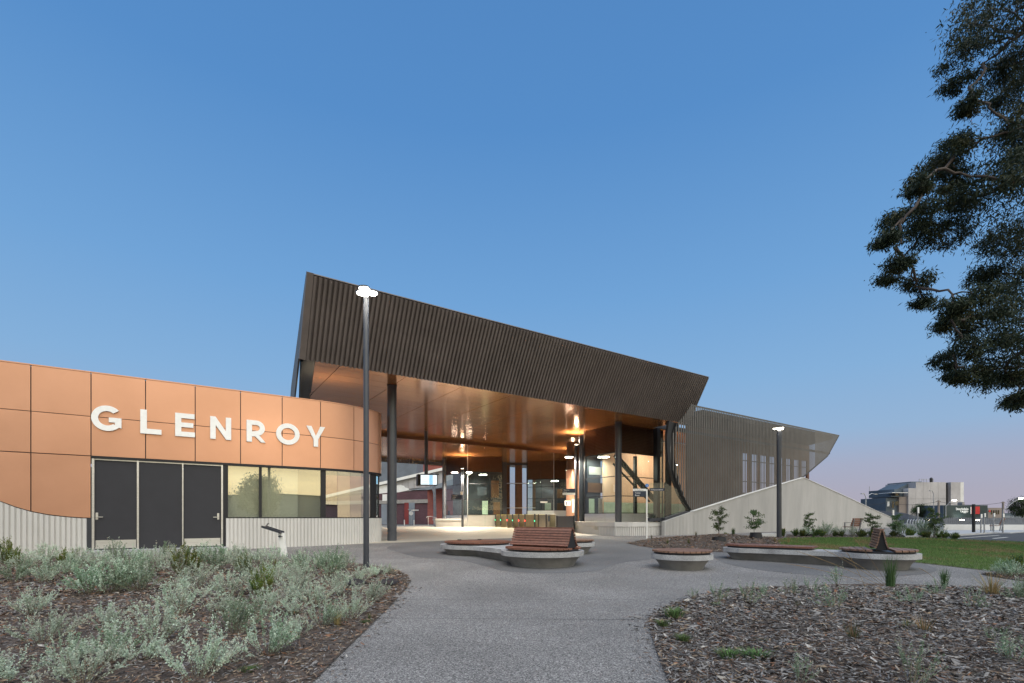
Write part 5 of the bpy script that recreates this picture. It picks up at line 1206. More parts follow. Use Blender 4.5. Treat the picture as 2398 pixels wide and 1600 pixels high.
wire('overhead wire from the far right timber pole to the near one', [(2349,1177,75.5),(2198,1175,75.2)])
# park seats with arm rests
def park_seat(lab, px, py, wpx, rz):
    b = flat(px, py, 0.0); T = thing('park_seat', lab, 'seat', tuple(b), 'park seats')
    d = Vector((math.cos(rz), math.sin(rz), 0)); s_ = Vector((-d.y, d.x, 0)); L = wpx/F*b.y
    for k in range(4): m1 = MB(); m1.box(b + s_*(0.05-.11*k) + ZD*.44, (L, .095, .035), (d, s_, ZD)); m1.build('seat_slat', 'timber', T)
    for k in range(4):
        m1 = MB(); m1.box(b + s_*(0.14+.04*k) + ZD*(.53+.105*k), (L, .03, .092), (d, s_, ZD)); m1.build('back_slat', 'timber', T)
    for e in (-1, 1):
        q = b + d*e*(L/2-.08); m1 = MB(); m1.bar(q - s_*.28, q - s_*.28 + ZD*.66, .05, .04, up=d); m1.bar(q + s_*.1, q + s_*.27 + ZD*.88, .05, .04, up=d); m1.build('leg', 'galv', T)
        m1 = MB(); m1.bar(q - s_*.32 + ZD*.66, q + s_*.2 + ZD*.66, .05, .03); m1.build('arm_rest', 'galv', T)
park_seat('timber park seat against the sloping ribbed wall', 1998, 1254, 28, R(12)+math.pi)
park_seat('timber park seat by the road near the thin sign posts', 2337, 1248.2, 16, R(25)+math.pi)
# bicycle hoops
for i in range(7):
    px = 2128+6.5*i; b = flat(px, 1248.5-.2*i, .05); T = f'bicycle hoop before the white rail wall, number {["one","two","three","four","five","six","seven"][i]} from the left'
    m1 = MB(); m1.tube([b + Vector((.30*math.cos(R(a)), .25*math.cos(R(a)), .42+.36*math.sin(R(a)))) if 0 <= a <= 180 else b for a in range(0, 181, 18)], .017, 8)
    for e in (0, 180): q = b + Vector((.30*math.cos(R(e)), .25*math.cos(R(e)), 0)); m1.tube([q, q + ZD*.43], .017, 8)
    tag(m1.build('bicycle_hoop', 'galv', origin=b), T, 'bicycle hoop', 'bicycle hoops')

# ------------------------------------------------------------------ the street behind the camera, mirrored in the windows
BH = thing('corner_shop', 'dark flat roofed shop across the street, mirrored in the office windows', 'building', (30, -40, -.3))
def houseblk(T, x0, x1, y0, y1, h, mat='band'):
    m1 = MB(); m1.prism([(x0, y0), (x1, y0), (x1, y1), (x0, y1)], -.35, h); m1.build('wall', mat, T, fix=True)
    m1 = MB(); m1.prism([(x0-.3, y0-.3), (x1+.3, y0-.3), (x1+.3, y1+.3), (x0-.3, y1+.3)], h+.001, h+.25); m1.build('roof', 'char', T, fix=True)
houseblk(BH, 34, 44, -44, -30, 4.3)
for lab, a in (('long low brown house row across the street behind the camera', (10, 33, -52, -44, 2.7)), ('grey flat roofed house across the street left of the camera', (-30, 6, -46, -38, 3.4)), ('wide pale warehouse across the street at the sunset side', (46, 90, -46, -20, 3.0))):
    T = thing('street_house', lab, 'building', ((a[0]+a[1])/2, (a[2]+a[3])/2, -.3), 'houses across the street'); houseblk(T, *a)
# ------------------------------------------------------------------ planting
def leafmat(name, c, c2, rough=0.7, trans=0.25):
    m, n, l, b = new_mat(name); b.inputs["Roughness"].default_value = rough; b.inputs["Specular IOR Level"].default_value = 0.2
    oi = n.new("ShaderNodeTexCoord"); t = n.new("ShaderNodeTexNoise"); t.inputs["Scale"].default_value = 9; t.inputs["Detail"].default_value = 3; l.new(oi.outputs["Object"], t.inputs["Vector"])
    rm = n.new("ShaderNodeValToRGB"); l.new(t.outputs[0], rm.inputs[0]); rm.color_ramp.elements[0].position = .35; rm.color_ramp.elements[1].position = .65
    rm.color_ramp.elements[0].color = (*c2, 1); rm.color_ramp.elements[1].color = (*c, 1); oo = n.new("ShaderNodeObjectInfo"); om = n.new("ShaderNodeMapRange"); l.new(oo.outputs["Random"], om.inputs[0]); om.inputs[3].default_value = .72; om.inputs[4].default_value = 1.12
    mv = n.new("ShaderNodeMix"); mv.data_type = 'RGBA'; mv.blend_type = 'MULTIPLY'; mv.inputs[0].default_value = 1; l.new(rm.outputs[0], mv.inputs[6]); l.new(om.outputs[0], mv.inputs[7])
    hs = n.new("ShaderNodeHueSaturation"); hm_ = n.new("ShaderNodeMath"); hm_.operation = 'MULTIPLY_ADD'; hm_.inputs[1].default_value = .05; hm_.inputs[2].default_value = .472; l.new(oo.outputs["Random"], hm_.inputs[0]); l.new(hm_.outputs[0], hs.inputs["Hue"]); l.new(mv.outputs[2], hs.inputs["Color"]); rm = hs
    l.new(rm.outputs[0], b.inputs["Base Color"])
    if trans:
        tb = n.new("ShaderNodeBsdfTranslucent"); l.new(rm.outputs[0], tb.inputs[0]); mx = n.new("ShaderNodeMixShader"); mx.inputs[0].default_value = trans
        l.new(b.outputs[0], mx.inputs[1]); l.new(tb.outputs[0], mx.inputs[2]); l.new(mx.outputs[0], n["Material Output"].inputs[0])
    return m
MT['salt'] = leafmat('saltbush_leaf', (0.60, 0.69, 0.55), (0.45, 0.55, 0.43)); MT['salt2'] = leafmat('saltbush_leaf_grey', (0.54, 0.55, 0.46), (0.42, 0.43, 0.36))
MT['salt3'] = leafmat('saltbush_leaf_green', (0.30, 0.40, 0.27), (0.21, 0.31, 0.20))
MT['salt_dry'] = leafmat('saltbush_dry', (0.46, 0.42, 0.32), (0.36, 0.31, 0.23)); MT['olive'] = leafmat('olive_leaf', (0.19, 0.22, 0.04), (0.12, 0.15, 0.025)); MT['twig'] = M('twig', (0.22, 0.18, 0.13), 0.9)
MT['green'] = leafmat('green_leaf', (0.11, 0.17, 0.065), (0.07, 0.115, 0.045)); MT['gum'] = leafmat('gum_leaf', (0.034, 0.047, 0.026), (0.02, 0.03, 0.017), 0.55, 0.15)
MT['gum_olive'] = leafmat('gum_leaf_olive', (0.06, 0.06, 0.022), (0.035, 0.038, 0.016), 0.55, 0.15)
MT['bark'] = M('gum_bark', (0.075, 0.058, 0.05), 0.85, 0, 0.25, 4); MT['straw'] = leafmat('straw', (0.42, 0.30, 0.15), (0.30, 0.20, 0.10)); MT['blade'] = leafmat('grass_blade', (0.10, 0.15, 0.06), (0.06, 0.10, 0.04))
MT['turf'] = leafmat('turf_blade', (0.165, 0.285, 0.09), (0.12, 0.22, 0.065)); MT['turf_dry'] = leafmat('turf_dry', (0.31, 0.28, 0.13), (0.25, 0.22, 0.10))
def quads_obj(name, quads, mats, idx=None, parent=None, origin=None):
    """quads: array (n,4,3)"""
    q = np.asarray(quads, dtype=np.float32); n_ = len(q); me = bpy.data.meshes.new(name)
    off = np.array(ORG[parent] if parent is not None else (origin or (0, 0, 0)), dtype=np.float32)
    q = q - off
    me.vertices.add(4*n_); me.loops.add(4*n_); me.polygons.add(n_)
    me.vertices.foreach_set("co", q.reshape(-1)); me.loops.foreach_set("vertex_index", np.arange(4*n_, dtype=np.int32))
    me.polygons.foreach_set("loop_start", np.arange(0, 4*n_, 4, dtype=np.int32))
    for m_ in mats: me.materials.append(MT[m_])
    if idx is not None: me.polygons.foreach_set("material_index", np.asarray(idx, dtype=np.int32))
    me.update(); me.validate()
    return link_mesh(me, name, parent, origin)
rng = np.random.default_rng(11)
def unit(v): return v/np.maximum(1e-9, np.linalg.norm(v, axis=-1, keepdims=True))
def leaves(P, D, ln, wd, droop=0.0):
    """one small leaf at each point P along direction D"""
    n_ = len(P); D = unit(D + np.array([0, 0, -droop])); R_ = unit(np.cross(D, unit(rng.normal(size=(n_, 3)))))
    ln = np.asarray(ln).reshape(-1, 1); wd = np.asarray(wd).reshape(-1, 1)
    return np.stack([P, P + D*ln*.5 + R_*wd, P + D*ln, P + D*ln*.5 - R_*wd], axis=1)
def make_shrub(name, mats, seed, W=0.32, H=0.34, stems=20, per=52, leaf=0.0175, up=0.6, spiky=False):
    global rng
    rng = np.random.default_rng(seed); T = thing(name, 'x', 'shrub', (0, 0, 0)); Q = []; sb_ = MB(); I = []
    lobes = rng.uniform(0, 2*math.pi, 4)
    for s in range(stems):
        a = rng.uniform(0, 2*math.pi) if spiky else lobes[s % 4] + rng.normal(0, .55); r = W*math.sqrt(rng.uniform(.02, 1))*(1 if spiky else rng.choice([.7, 1, 1.35], p=[.35, .4, .25])); h = H*(rng.uniform(.5, 1.15))*(1-0.35*min(1, r/W)**2)
        p0 = np.array([math.cos(a)*r*.15, math.sin(a)*r*.15, -0.02]); p2 = np.array([math.cos(a)*r, math.sin(a)*r, h])
        p1 = p0*.5+p2*.5 + np.array([0, 0, h*(.22-up*.2)]) + rng.normal(size=3)*.03
        ts = np.linspace(0, 1, 6); pts = [(1-t)**2*p0 + 2*t*(1-t)*p1 + t*t*p2 for t in ts]
        sb_.tube([tuple(p) for p in pts], [0.0045, .004, .0035, .003, .002, .001], 3, cap=False)
        nsub = 6 if not spiky else 2
        br = [(pts, 1.0)]
        for k in range(nsub):
            t = rng.uniform(.35, .9); q = (1-t)**2*p0 + 2*t*(1-t)*p1 + t*t*p2; dv = unit((p2-p0) + rng.normal(size=3)*.35*np.linalg.norm(p2)); L = rng.uniform(.05, .17)
            br.append(([q, q + dv*L*.5 + np.array([0, 0, .01]), q + dv*L + np.array([0, 0, .03])], .4))
        for pts_, f in br:
            n_ = int(per*f); t = rng.uniform(.12 if f == 1 else 0, 1, n_)**.75; pa_ = np.array(pts_)
            x = t*(len(pts_)-1); i = np.minimum(x.astype(int), len(pts_)-2); P = pa_[i] + (pa_[i+1]-pa_[i])*(x-i)[:, None]
            D = unit(rng.normal(size=(n_, 3)) + unit(pa_[i+1]-pa_[i])*(1.6 if spiky else .7) + np.array([0, 0, .3]))
            sz = leaf*rng.uniform(.6, 1.25, n_)
            Q.append(leaves(P + rng.normal(size=(n_, 3))*.004, D, sz*(1.5 if spiky else 1), sz*(.2 if spiky else .36))); I += [0 if rng.uniform() < .7 else len(mats)-1]*n_
    sb_.build('stems', 'twig', T); quads_obj('foliage', np.concatenate(Q), mats, I, T)
    return T
PROTO_S = [make_shrub('saltbush', ['salt', 'salt2'], 1), make_shrub('saltbush', ['salt', 'salt3'], 2, W=.30, H=.38, stems=22),
           make_shrub('saltbush', ['salt', 'salt2'], 3, W=.36, H=.32, stems=22), make_shrub('saltbush', ['salt3', 'salt'], 4, W=.34, H=.42, stems=26)]
PROTO_S.append(make_shrub('saltbush', ['salt3', 'salt2'], 14, W=.24, H=.36, stems=9, per=40, leaf=.016))  # right bed plants: darker leaves paint in the lack of lamp light
PROTO_O = make_shrub('olive_shrub', ['olive', 'green'], 5, W=.13, H=.36, stems=16, per=90, leaf=.016, spiky=True)
PROTO_G = make_shrub('green_shrub', ['green', 'olive'], 6, W=.24, H=.38, stems=22, per=60, leaf=.03)
def make_tuft(name, mats, seed, n_=90, H=.45, W=.05, spread=.16, wd=.004):
    r = np.random.default_rng(seed); Q = []; I = []
    for k in range(n_):
        a = r.uniform(0, 6.283); d = np.array([math.cos(a), math.sin(a), 0]); b = d*W*r.uniform(0, 1); h = H*r.uniform(.5, 1); sp = spread*r.uniform(.1, 1)
        p = [b, b + d*sp*.3 + np.array([0, 0, h*.55]), b + d*sp + np.array([0, 0, h])]; s_ = np.array([-d[1], d[0], 0])*wd
        Q += [[p[0]-s_, p[0]+s_, p[1]+s_*.8, p[1]-s_*.8], [p[1]-s_*.8, p[1]+s_*.8, p[2]+s_*.1, p[2]-s_*.1]]; m_ = 0 if r.uniform() < .75 else len(mats)-1; I += [m_, m_]
    o = quads_obj(name, Q, mats, I); return o
TUFT = make_tuft('grass_tuft', ['blade', 'straw'], 1); TUFT_D = make_tuft('dry_tuft', ['straw', 'blade'], 2, 70, .34, .06, .2); TUFT_T = make_tuft('tall_tuft', ['blade', 'green'], 3, 130, .62, .06, .13, .005)
WEED = make_tuft('weed', ['green', 'turf'], 4, 110, .10, .10, .14, .006)
# --- mulch beds
BEDL = [gnd(*p) for p in [(733,1600),(800,1532),(860,1474),(920,1414),(952,1378),(962,1360),(955,1348),(930,1337),(890,1327),(820,1318),(700,1312),(520,1308),(300,1306),(100,1305),(-60,1304)]]
BEDL = [Vector((gnd(640,1700).x, gnd(640,1700).y, 0)), Vector((gnd(690,1645).x, gnd(690,1645).y, 0))] + BEDL + [Vector((-14.5, 11.0, 0)), Vector((-14.5, 2.4, 0))]
BEDR = [gnd(*p) for p in [(1600,1700),(1580,1640),(1567,1600),(1550,1560),(1537,1526),(1525,1490),(1518.6,1461),(1521,1449),(1531,1438),(1571,1417),(1643,1393),(1720,1382),(1813,1375),(1950,1370),(2080,1368),(2250,1375),(2398,1384),(2560,1400),(2800,1420)]] + [Vector((11.5, 2.4, 0))]
BEDM = [gnd(*p) for p in [(1466,1273),(1500,1280),(1560,1288),(1620,1292),(1700,1294),(1780,1292),(1826,1288),(1836,1276),(1838,1264),(1840,1259.5),(1800,1258.5),(1700,1256),(1600,1256.5),(1530,1261)]]
BEDF = [gnd(*p) for p in [(1839,1261.8),(1900,1261.3),(2000,1260.4),(2140,1260.4),(2225,1264),(2210,1259.5),(2150,1257),(2050,1253),(1950,1252.5),(1842,1252)]]
BEDE = [gnd(*p) for p in [(2296,1345),(2330,1352),(2398,1362),(2560,1385),(2560,1366),(2398,1347),(2330,1340)]]
def mound(poly, hgt, wid): return lambda x, y: hgt*min(1, edge_dist((x, y), poly)/wid)**1.5 if hgt else 0
MATS_CH = ['chip_grey', 'chip_brown', 'chip_dark', 'chip_tan', 'chip_orange', 'chip_pale']
for nme, c in zip(MATS_CH, ((.235,.222,.212),(.15,.098,.068),(.075,.066,.06),(.30,.22,.145),(.25,.12,.065),(.44,.41,.37))): MT[nme] = M(nme, c, .9, 0, .25, 30)
def bed(name, poly, h, wid, dens, weights, lab, box, big=1.0, seed=1):
    poly = [Vector((p[0], p[1])) for p in poly]
    sheet('mulch_bed' if name != 'mound' else 'mulch_bed', poly, 'soil', 0.012)
    hf = mound(poly, h, wid)
    if h:
        mb = MB(); x0, x1, y0, y1 = min(p.x for p in poly), max(p.x for p in poly), min(p.y for p in poly), max(p.y for p in poly); st = .35; nx, ny = int((x1-x0)/st)+1, int((y1-y0)/st)+1; id_ = {}
        for j in range(ny+1):
            for i in range(nx+1):
                x, y = x0+i*st, y0+j*st
                if inside((x, y), poly): id_[i, j] = len(mb.v); mb.v.append(Vector((x, y, gz(y)+hf(x, y)+.006)))
        for i, j in id_:
            if all(k in id_ for k in ((i+1, j), (i+1, j+1), (i, j+1))): mb.f.append((id_[i, j], id_[i+1, j], id_[i+1, j+1], id_[i, j+1])); mb.m.append(0)
        o = smooth_by_angle(mb.build('mulch_mound', 'soil'), 60); o['kind'] = 'structure'
    r = np.random.default_rng(seed); Q, I = [], []
    x0, x1, y0, y1 = box; tries = 0
    n_ = int(dens); pts = []
    while len(pts) < n_ and tries < n_*6:
        tries += 1; t = r.uniform(); y = y0*(y1/y0)**t if y0 > 0 else r.uniform(y0, y1); x = r.uniform(x0, x1)*(1.0)
        if abs(x)/y > 1.75: continue
        if inside((x, y), poly): pts.append((x, y))
    P = np.array([(x, y, gz(y)+hf(x, y)+.016) for x, y in pts]); n_ = len(P)
    if name in ('left', 'right'):                       # a few chips spilt over the edge of the path
        ex = []
        while len(ex) < 260:
            i = r.integers(len(poly)); a_, b_ = poly[i], poly[(i+1) % len(poly)]; t = r.uniform(); d_ = (b_-a_); q = a_ + d_*t
            if d_.length > 3 or not 2.9 < q.y < 8.5 or abs(q.x)/q.y > 1.05: continue
            q = q + Vector((d_.y, -d_.x)).normalized()*(abs(r.normal(0, .10)) + .01)*r.choice([-1, 1])
            if not inside(q, poly): ex.append((q.x, q.y, gz(q.y)+.002))
        P = np.concatenate([P, np.array(ex)]); n_ = len(P)
    P[:, 2] += np.where(np.arange(n_) < len(pts), r.uniform(0, .022, n_), .002)
    a = r.uniform(0, 6.283, n_); el = r.normal(0, .22, n_); ln = r.uniform(.018, .05, n_)*np.where(r.uniform(size=n_) < .07, 2.0, 1)*big*np.clip(P[:, 1]/4.5, 1, 2.0); wd = ln*r.uniform(.09, .27, n_)
    d = np.stack([np.cos(a)*np.cos(el), np.sin(a)*np.cos(el), np.sin(el)], 1); s_ = unit(np.cross(d, unit(np.array([0, 0, 1.]) + r.normal(0, .35, (n_, 3)))))
    Q = np.stack([P - d*ln[:, None]/2 - s_*wd[:, None]*.3, P + d*ln[:, None]*.1 - s_*wd[:, None]/2, P + d*ln[:, None]/2 + s_*wd[:, None]*.2, P - d*ln[:, None]*.2 + s_*wd[:, None]/2], 1)
    I = r.choice(6, n_, p=np.array(weights)/sum(weights))
    o = quads_obj('mulch_chips', Q, MATS_CH, I); tag(o, lab, 'mulch', kind='stuff')
bed('left', BEDL, 0, 1, 68000, (.22,.26,.25,.14,.09,.04), 'brown bark mulch covering the left garden bed', (-14, .5, 2.6, 11.0), 1.25, seed=1)
bed('right', BEDR, 0.10, 1.2, 76000, (.40,.18,.31,.05,.02,.04), 'grey weathered bark mulch covering the right garden bed', (.8, 11.5, 2.6, 8.3), 1.5, seed=2)  # grey chips, with extra dark ones painting in the bed's missing lamp light
bed('mound', BEDM, 0.22, 2.5, 9000, (.15,.38,.15,.17,.13,.02), 'brown bark mulch on the low mound by the ribbed wall', (3, 13, 13, 26), 1.25, 3)
bed('far', BEDF, 0, 1, 2500, (.4,.25,.25,.1,0,0), 'dark mulch strip along the back of the lawn', (12, 24, 20, 27), 1.2, 4)
bed('edge', BEDE, 0, 1, 2500, (.2,.35,.25,.12,.08,0), 'dark mulch at the right corner of the lawn', (8, 14, 8, 10.5), 1, 5)
# --- shrubs, one thing each
SP = []   # (px, py, kind, scale)
SP += [(98,1509,0,1.0),(256,1558,1,.95),(194,1606,2,.95),(459,1594,0,1.05),(626,1536,1,1.05),(247,1470,2,.95),(366,1503,2,1.05),(551,1488,3,1.1),(417,1443,2,1.25),(75,1440,0,1.0),(22,1600,0,.95),(209,1393,3,1.35),(262,1390,1,1.2),(328,1386,3,1.3),(30,1365,3,1.2),(104,1366,1,1.15),(462,1380,2,1.35),(536,1398,2,1.2),(596,1352,1,1.25),(520,1434,0,.9),
       (755,1468,1,.95),(814,1455,0,.95),(865,1412,0,1.0),(768,1357,3,1.3),(712,1347,1,1.1),(648,1362,2,1.2),(883,1350,0,.85),(679,1407,2,1.2),(737,1418,0,1.1),(908,1346,2,.7),(800,1395,2,1.05),(620,1440,0,1.1),(700,1378,2,1.15),(590,1392,2,1.2),(840,1366,0,.85),(160,1345,1,1.2),(60,1330,2,1.2),(230,1338,2,1.3),(300,1345,1,1.2),(370,1342,2,1.3),(430,1350,2,1.2),(500,1340,3,1.25),(560,1330,2,1.2),(640,1328,2,1.15),(700,1325,1,1.0),(750,1333,3,1.2),(810,1335,2,1.0),(20,1322,1,1.1),(110,1318,2,1.2),(190,1318,2,1.25),(270,1320,1,1.25),(340,1317,2,1.2),(410,1320,2,1.2),(480,1316,1,1.2),(540,1314,2,1.1),(610,1318,2,1.0),(680,1440,2,.8),(330,1550,0,.7),(520,1560,2,.6),(150,1565,1,.7),(700,1490,0,.6)]
SP_R = [(1748,1419,4,1.3),(1676,1411,4,1.1),(1853,1399,4,1.2),(1958,1437,4,1.35),(1898,1391,4,1.1),(1962,1372,4,1.2),(2144,1424,4,1.1),(2281,1433,4,1.1),(2204,1404,4,1.1),(2370,1562,4,1.1),(2132,1606,4,1.1),(1873,1604,4,.8),(2330,1520,4,.9),(1628,1400,4,.7),(2395,1415,3,1.1),(1790,1400,4,.8)]
SP_E = [(2365,1352,3,1.1),(2392,1350,0,1.0),(2340,1348,2,.8)]
def words_pos(items, where):
    """labels by row and by count from the left, so that each names one plant"""
    rows = ['nearest row', 'second row', 'third row', 'fourth row', 'fifth row', 'back row']; ordn = ['first', 'second', 'third', 'fourth', 'fifth', 'sixth', 'seventh', 'eighth', 'ninth', 'tenth', 'eleventh', 'twelfth', 'thirteenth', 'fourteenth']
    it = sorted(range(len(items)), key=lambda i: -items[i][1]); nr = max(1, math.ceil(len(items)/12)); per = math.ceil(len(items)/nr); out = {}
    for r_ in range(nr):
        grp = sorted(it[r_*per:(r_+1)*per], key=lambda i: items[i][0])
        for k, i in enumerate(grp): out[i] = f'{ordn[k]} from left, ' + (rows[r_ if r_ < nr-1 else 5] if nr > 1 else 'one row') + f' of {where}'
    return out
LOOK = ['pale silver saltbush', 'silver green saltbush', 'greyish saltbush', 'green tinged saltbush', 'thin sparse saltbush']
usedp = set()
def plant(proto, key, loc, sc, rz, label, cat, group):
    if key not in usedp: usedp.add(key); o = proto; o.location = loc; o.rotation_euler = (0, 0, rz); o.scale = (sc,)*3
    else: o = copy_tree(proto, loc, rz, (sc*rr.uniform(.85, 1.15), sc*rr.uniform(.85, 1.15), sc*rr.uniform(.78, 1.2)))
    o['label'] = label; o['category'] = cat; o['group'] = group; return o
rr = random.Random(4)
for items, where, grp, h in ((SP, 'the left bed', 'saltbushes in the left bed', 0), (SP_R, 'the right bed', 'saltbushes in the right bed', .05), (SP_E, 'the far right corner bed', 'saltbushes at the lawn corner', 0)):
    lab = words_pos(items, where)
    for i, (px, py, k, sc) in enumerate(items):
        p = gnd(px, py, h); plant(PROTO_S[k], ('s', k), p, sc*(.84 if px < 1000 and py > 1400 else .95 if px < 1000 else .66), rr.uniform(0, 6.28), f'{LOOK[k]}, {lab[i]}', 'shrub', grp)
OL = [(615,1412,1.3),(428,1352,1.5),(452,1350,1.3),(572,1352,1.2),(155,1330,1.4),(12,1322,1.5),(38,1328,1.3),(640,1358,.8)]
lab = words_pos(OL, 'the olive shrubs')
for i, (px, py, sc) in enumerate(OL): plant(PROTO_O, 'o', gnd(px, py), sc, rr.uniform(0, 6.28), f'upright olive green shrub, {lab[i].replace("one row of ", "among ")}', 'shrub', 'olive shrubs in the left bed')
SHOOT = make_shrub('upright_shoot', ['salt3', 'salt'], 8, W=.05, H=.62, stems=7, per=90, leaf=.03, spiky=True)
US = [(386,1320,.95),(440,1318,.85),(520,1322,1.0),(330,1322,.7),(575,1318,.6),(795,1345,.6)]
lab = words_pos(US, 'the shoots')
for i, (px, py, sc) in enumerate(US): plant(SHOOT, 'u', gnd(px, py), sc, rr.uniform(0, 6.28), f'tall narrow green shoot above the saltbushes, {lab[i].replace("one row of ", "among ")}', 'shrub', 'upright shoots in the left bed')
GS = [(1838,1257,1.1),(1862,1256.5,.9),(1878,1257,.9),(1906,1257,1.0),(1918,1257.5,1.0),(1950,1257,.9),(1975,1257.5,.9),(2013,1258.5,1.1),(2038,1258,.9),(2072,1258.5,.8),(2095,1258,.8),(2122,1259.5,1.1),(2140,1258.5,.8),(2158,1259,.8),(2176,1260,.9),(2196,1261,.8),(2208,1262,.9),(2233,1263.5,.9),(1700,1257,.5),(2375,1345,.8),(2394,1344,1.0)]
lab = words_pos(GS, 'the green shrubs')
for i, (px, py, sc) in enumerate(GS): plant(PROTO_G, 'g', gnd(px, py), sc*.85, rr.uniform(0, 6.28), f'dark green shrub behind the lawn, {lab[i]}', 'shrub', 'green shrubs round the lawn')
FS = [(1885,1256.5,1,1.2),(1935,1256.5,3,1.3),(1962,1257,0,1.2),(2000,1257,2,1.2),(2055,1257,0,1.1),(2110,1258,3,1.5),(2150,1257.5,0,1.6),(2165,1258,3,1.6),(2185,1258.5,0,1.4)]
lab = words_pos(FS, 'the back edge')
for i, (px, py, k, sc) in enumerate(FS): plant(PROTO_S[k], ('s', k), gnd(px, py), sc, rr.uniform(0, 6.28), f'{LOOK[k]} behind the lawn, {lab[i].replace("one row of ", "along ")}', 'shrub', 'saltbushes behind the lawn')
TU = [(2085,1383,TUFT_T,1.0,'tall dark green grass tuft before the long bench'),(2212,1380,TUFT_T,.8,'tall green grass tuft right of the long bench'),(2323,1407,TUFT_D,1.35,'upright yellow grass tuft near the lawn corner'),(1999,1520,TUFT,.6,'small blue green grass tuft in the middle of the right bed'),(2164,1500,TUFT_D,.75,'dry straw tuft in the right bed'),(2124,1492,TUFT,.5,'low green tuft beside the dry straw tuft'),(1868,1436,TUFT,.45,'low green grass tuft behind the weeds of the right bed'),(1845,1428,TUFT_D,.4,'small straw tuft beside the low green tuft'),(2073,1400,TUFT_D,.55,'dry straw tuft at the foot of the tall dark tuft'),
      (1563,1277,TUFT,.6,'green tuft on the mound behind the round stool bench'),(1613,1279,TUFT,.6,'second green tuft on the mound right of the first'),(1717,1256,TUFT_T,.9,'tall tuft on the mound between the two nearest saplings'),(1630,1257,TUFT,.6,'small tuft on the mound before the ribbed wall'),(1526,1262,TUFT,.5,'small tuft at the foot of the white sign post'),(1745,1262,TUFT_D,.6,'dry tuft on the mound under the second sapling'),(1815,1270,TUFT_D,.7,'dry tuft on the mound near the thick lamp post'),(1846,1272,TUFT_D,.7,'dry tuft where the mound meets the lawn'),(790,1470,TUFT_D,.5,'dead straw tuft at the right of the left bed'),(865,1457,TUFT,.25,'little green tuft by the path at the left bed'),(1905,1260,TUFT_T,.5,'small green tuft at the back of the lawn')]
for i, (px, py, pr, sc, lb_) in enumerate(TU): plant(pr, pr.name, gnd(px, py, .02 if px > 1400 else 0), sc, rr.uniform(0, 6.28), lb_, 'grass', 'grass tufts')
WD = [(1708,1541,.8),(1773,1545,.9),(1579,1444,1.0),(1600,1500,.7),(1552,1465,.7),(1680,1420,.6),(1790,1512,.7),(2240,1458,.8),(2350,1500,1.0),(2080,1492,.6),(585,1574,.6),(856,1460,.5),(686,1440,.5),(1838,1520,.6),(830,1430,.6)]
lab = words_pos(WD, 'the weeds')
for i, (px, py, sc) in enumerate(WD): plant(WEED, 'w', gnd(px, py, .04 if px > 1400 else 0), sc, rr.uniform(0, 6.28), f'low green weed in the mulch, {lab[i]}', 'weed', 'weeds in the mulch')
# long dry stalks leaning over the path
for i, (x0, y0, x1, y1) in enumerate(((2085,1381,1995,1255),(2080,1382,1862,1290),(2082,1381,1905,1276),(2088,1382,1965,1300),(2030,1385,1980,1290),(2210,1380,2150,1330),(2078,1384,1840,1320))):
    a = gnd(x0, y0, .02); b = at(x1, y1, a.y-.1); m = (a+b)/2 + ZD*.10; P = [a*(1-t)**2 + m*2*t*(1-t) + b*t*t for t in [k/8 for k in range(9)]]
    m1 = MB(); m1.tube(P, [.0028]*6+[.004, .0045, .001], 4); tag(m1.build('dry_stalk', 'straw', origin=a), f'long dry grass stalk over the path, {("reaching highest", "leaning far left", "second highest", "short and steep", "before the bench backrest", "rightmost and lowest", "leaning lowest left")[i]}', 'grass stalk', 'dry grass stalks')
# --- saplings
def make_sapling(seed, H=1.2):
    r = np.random.default_rng(seed); T = thing('sapling', 'x', 'sapling', (0, 0, 0)); sb_ = MB(); Q = []
    pts = [np.array([0, 0, 0.]), np.array([.02, 0, H*.4]), np.array([-.02, .02, H*.8]), np.array([.03, 0, H])]; sb_.tube([tuple(p) for p in pts], [.012, .01, .007, .003], 6)
    for k in range(22):
        t = r.uniform(.28, 1); b = np.array([0, 0, H*t]); a = r.uniform(0, 6.283); L = H*.32*(1.15-abs(t-.62)*1.3)*r.uniform(.5, 1.1); e = b + np.array([math.cos(a)*L, math.sin(a)*L, L*r.uniform(-.1, .5)])
        sb_.tube([tuple(b), tuple(e)], [.005, .002], 4, cap=False); n_ = 55; tt = r.uniform(.2, 1.1, n_)[:, None]; P = b + (e-b)*tt + r.normal(0, .03, (n_, 3))
        global rng
        rng = r; Q.append(leaves(P, r.normal(size=(n_, 3)), r.uniform(.045, .09, n_), r.uniform(.011, .02, n_), .5))
    sb_.build('stem', 'bark', T); quads_obj('leaves', np.concatenate(Q), ['green'], None, T); return T
SAP = [make_sapling(21, 1.15), make_sapling(22, 1.1), make_sapling(23, 1.1)]
SL = [(1683,1257.5,0,1.0,'sapling on the mulch mound nearest the plinth wall'),(1766,1258,1,1.0,'sapling on the mulch mound beside the thick lamp post'),(1894,1256,2,.95,'round headed sapling right of the thick lamp post'),(2043,1257.5,0,1.05,'sapling right of the timber park seat'),(2100,1258,1,1.05,'bushy sapling near the tip of the ribbed wall'),(2187,1259.5,2,1.1,'dark sapling in front of the bicycle hoops')]
for i, (px, py, k, sc, lb_) in enumerate(SL): plant(SAP[k], ('sap', k), gnd(px, py, .1 if px < 1800 else 0), sc, i*1.3, lb_, 'sapling', 'young trees by the wall')
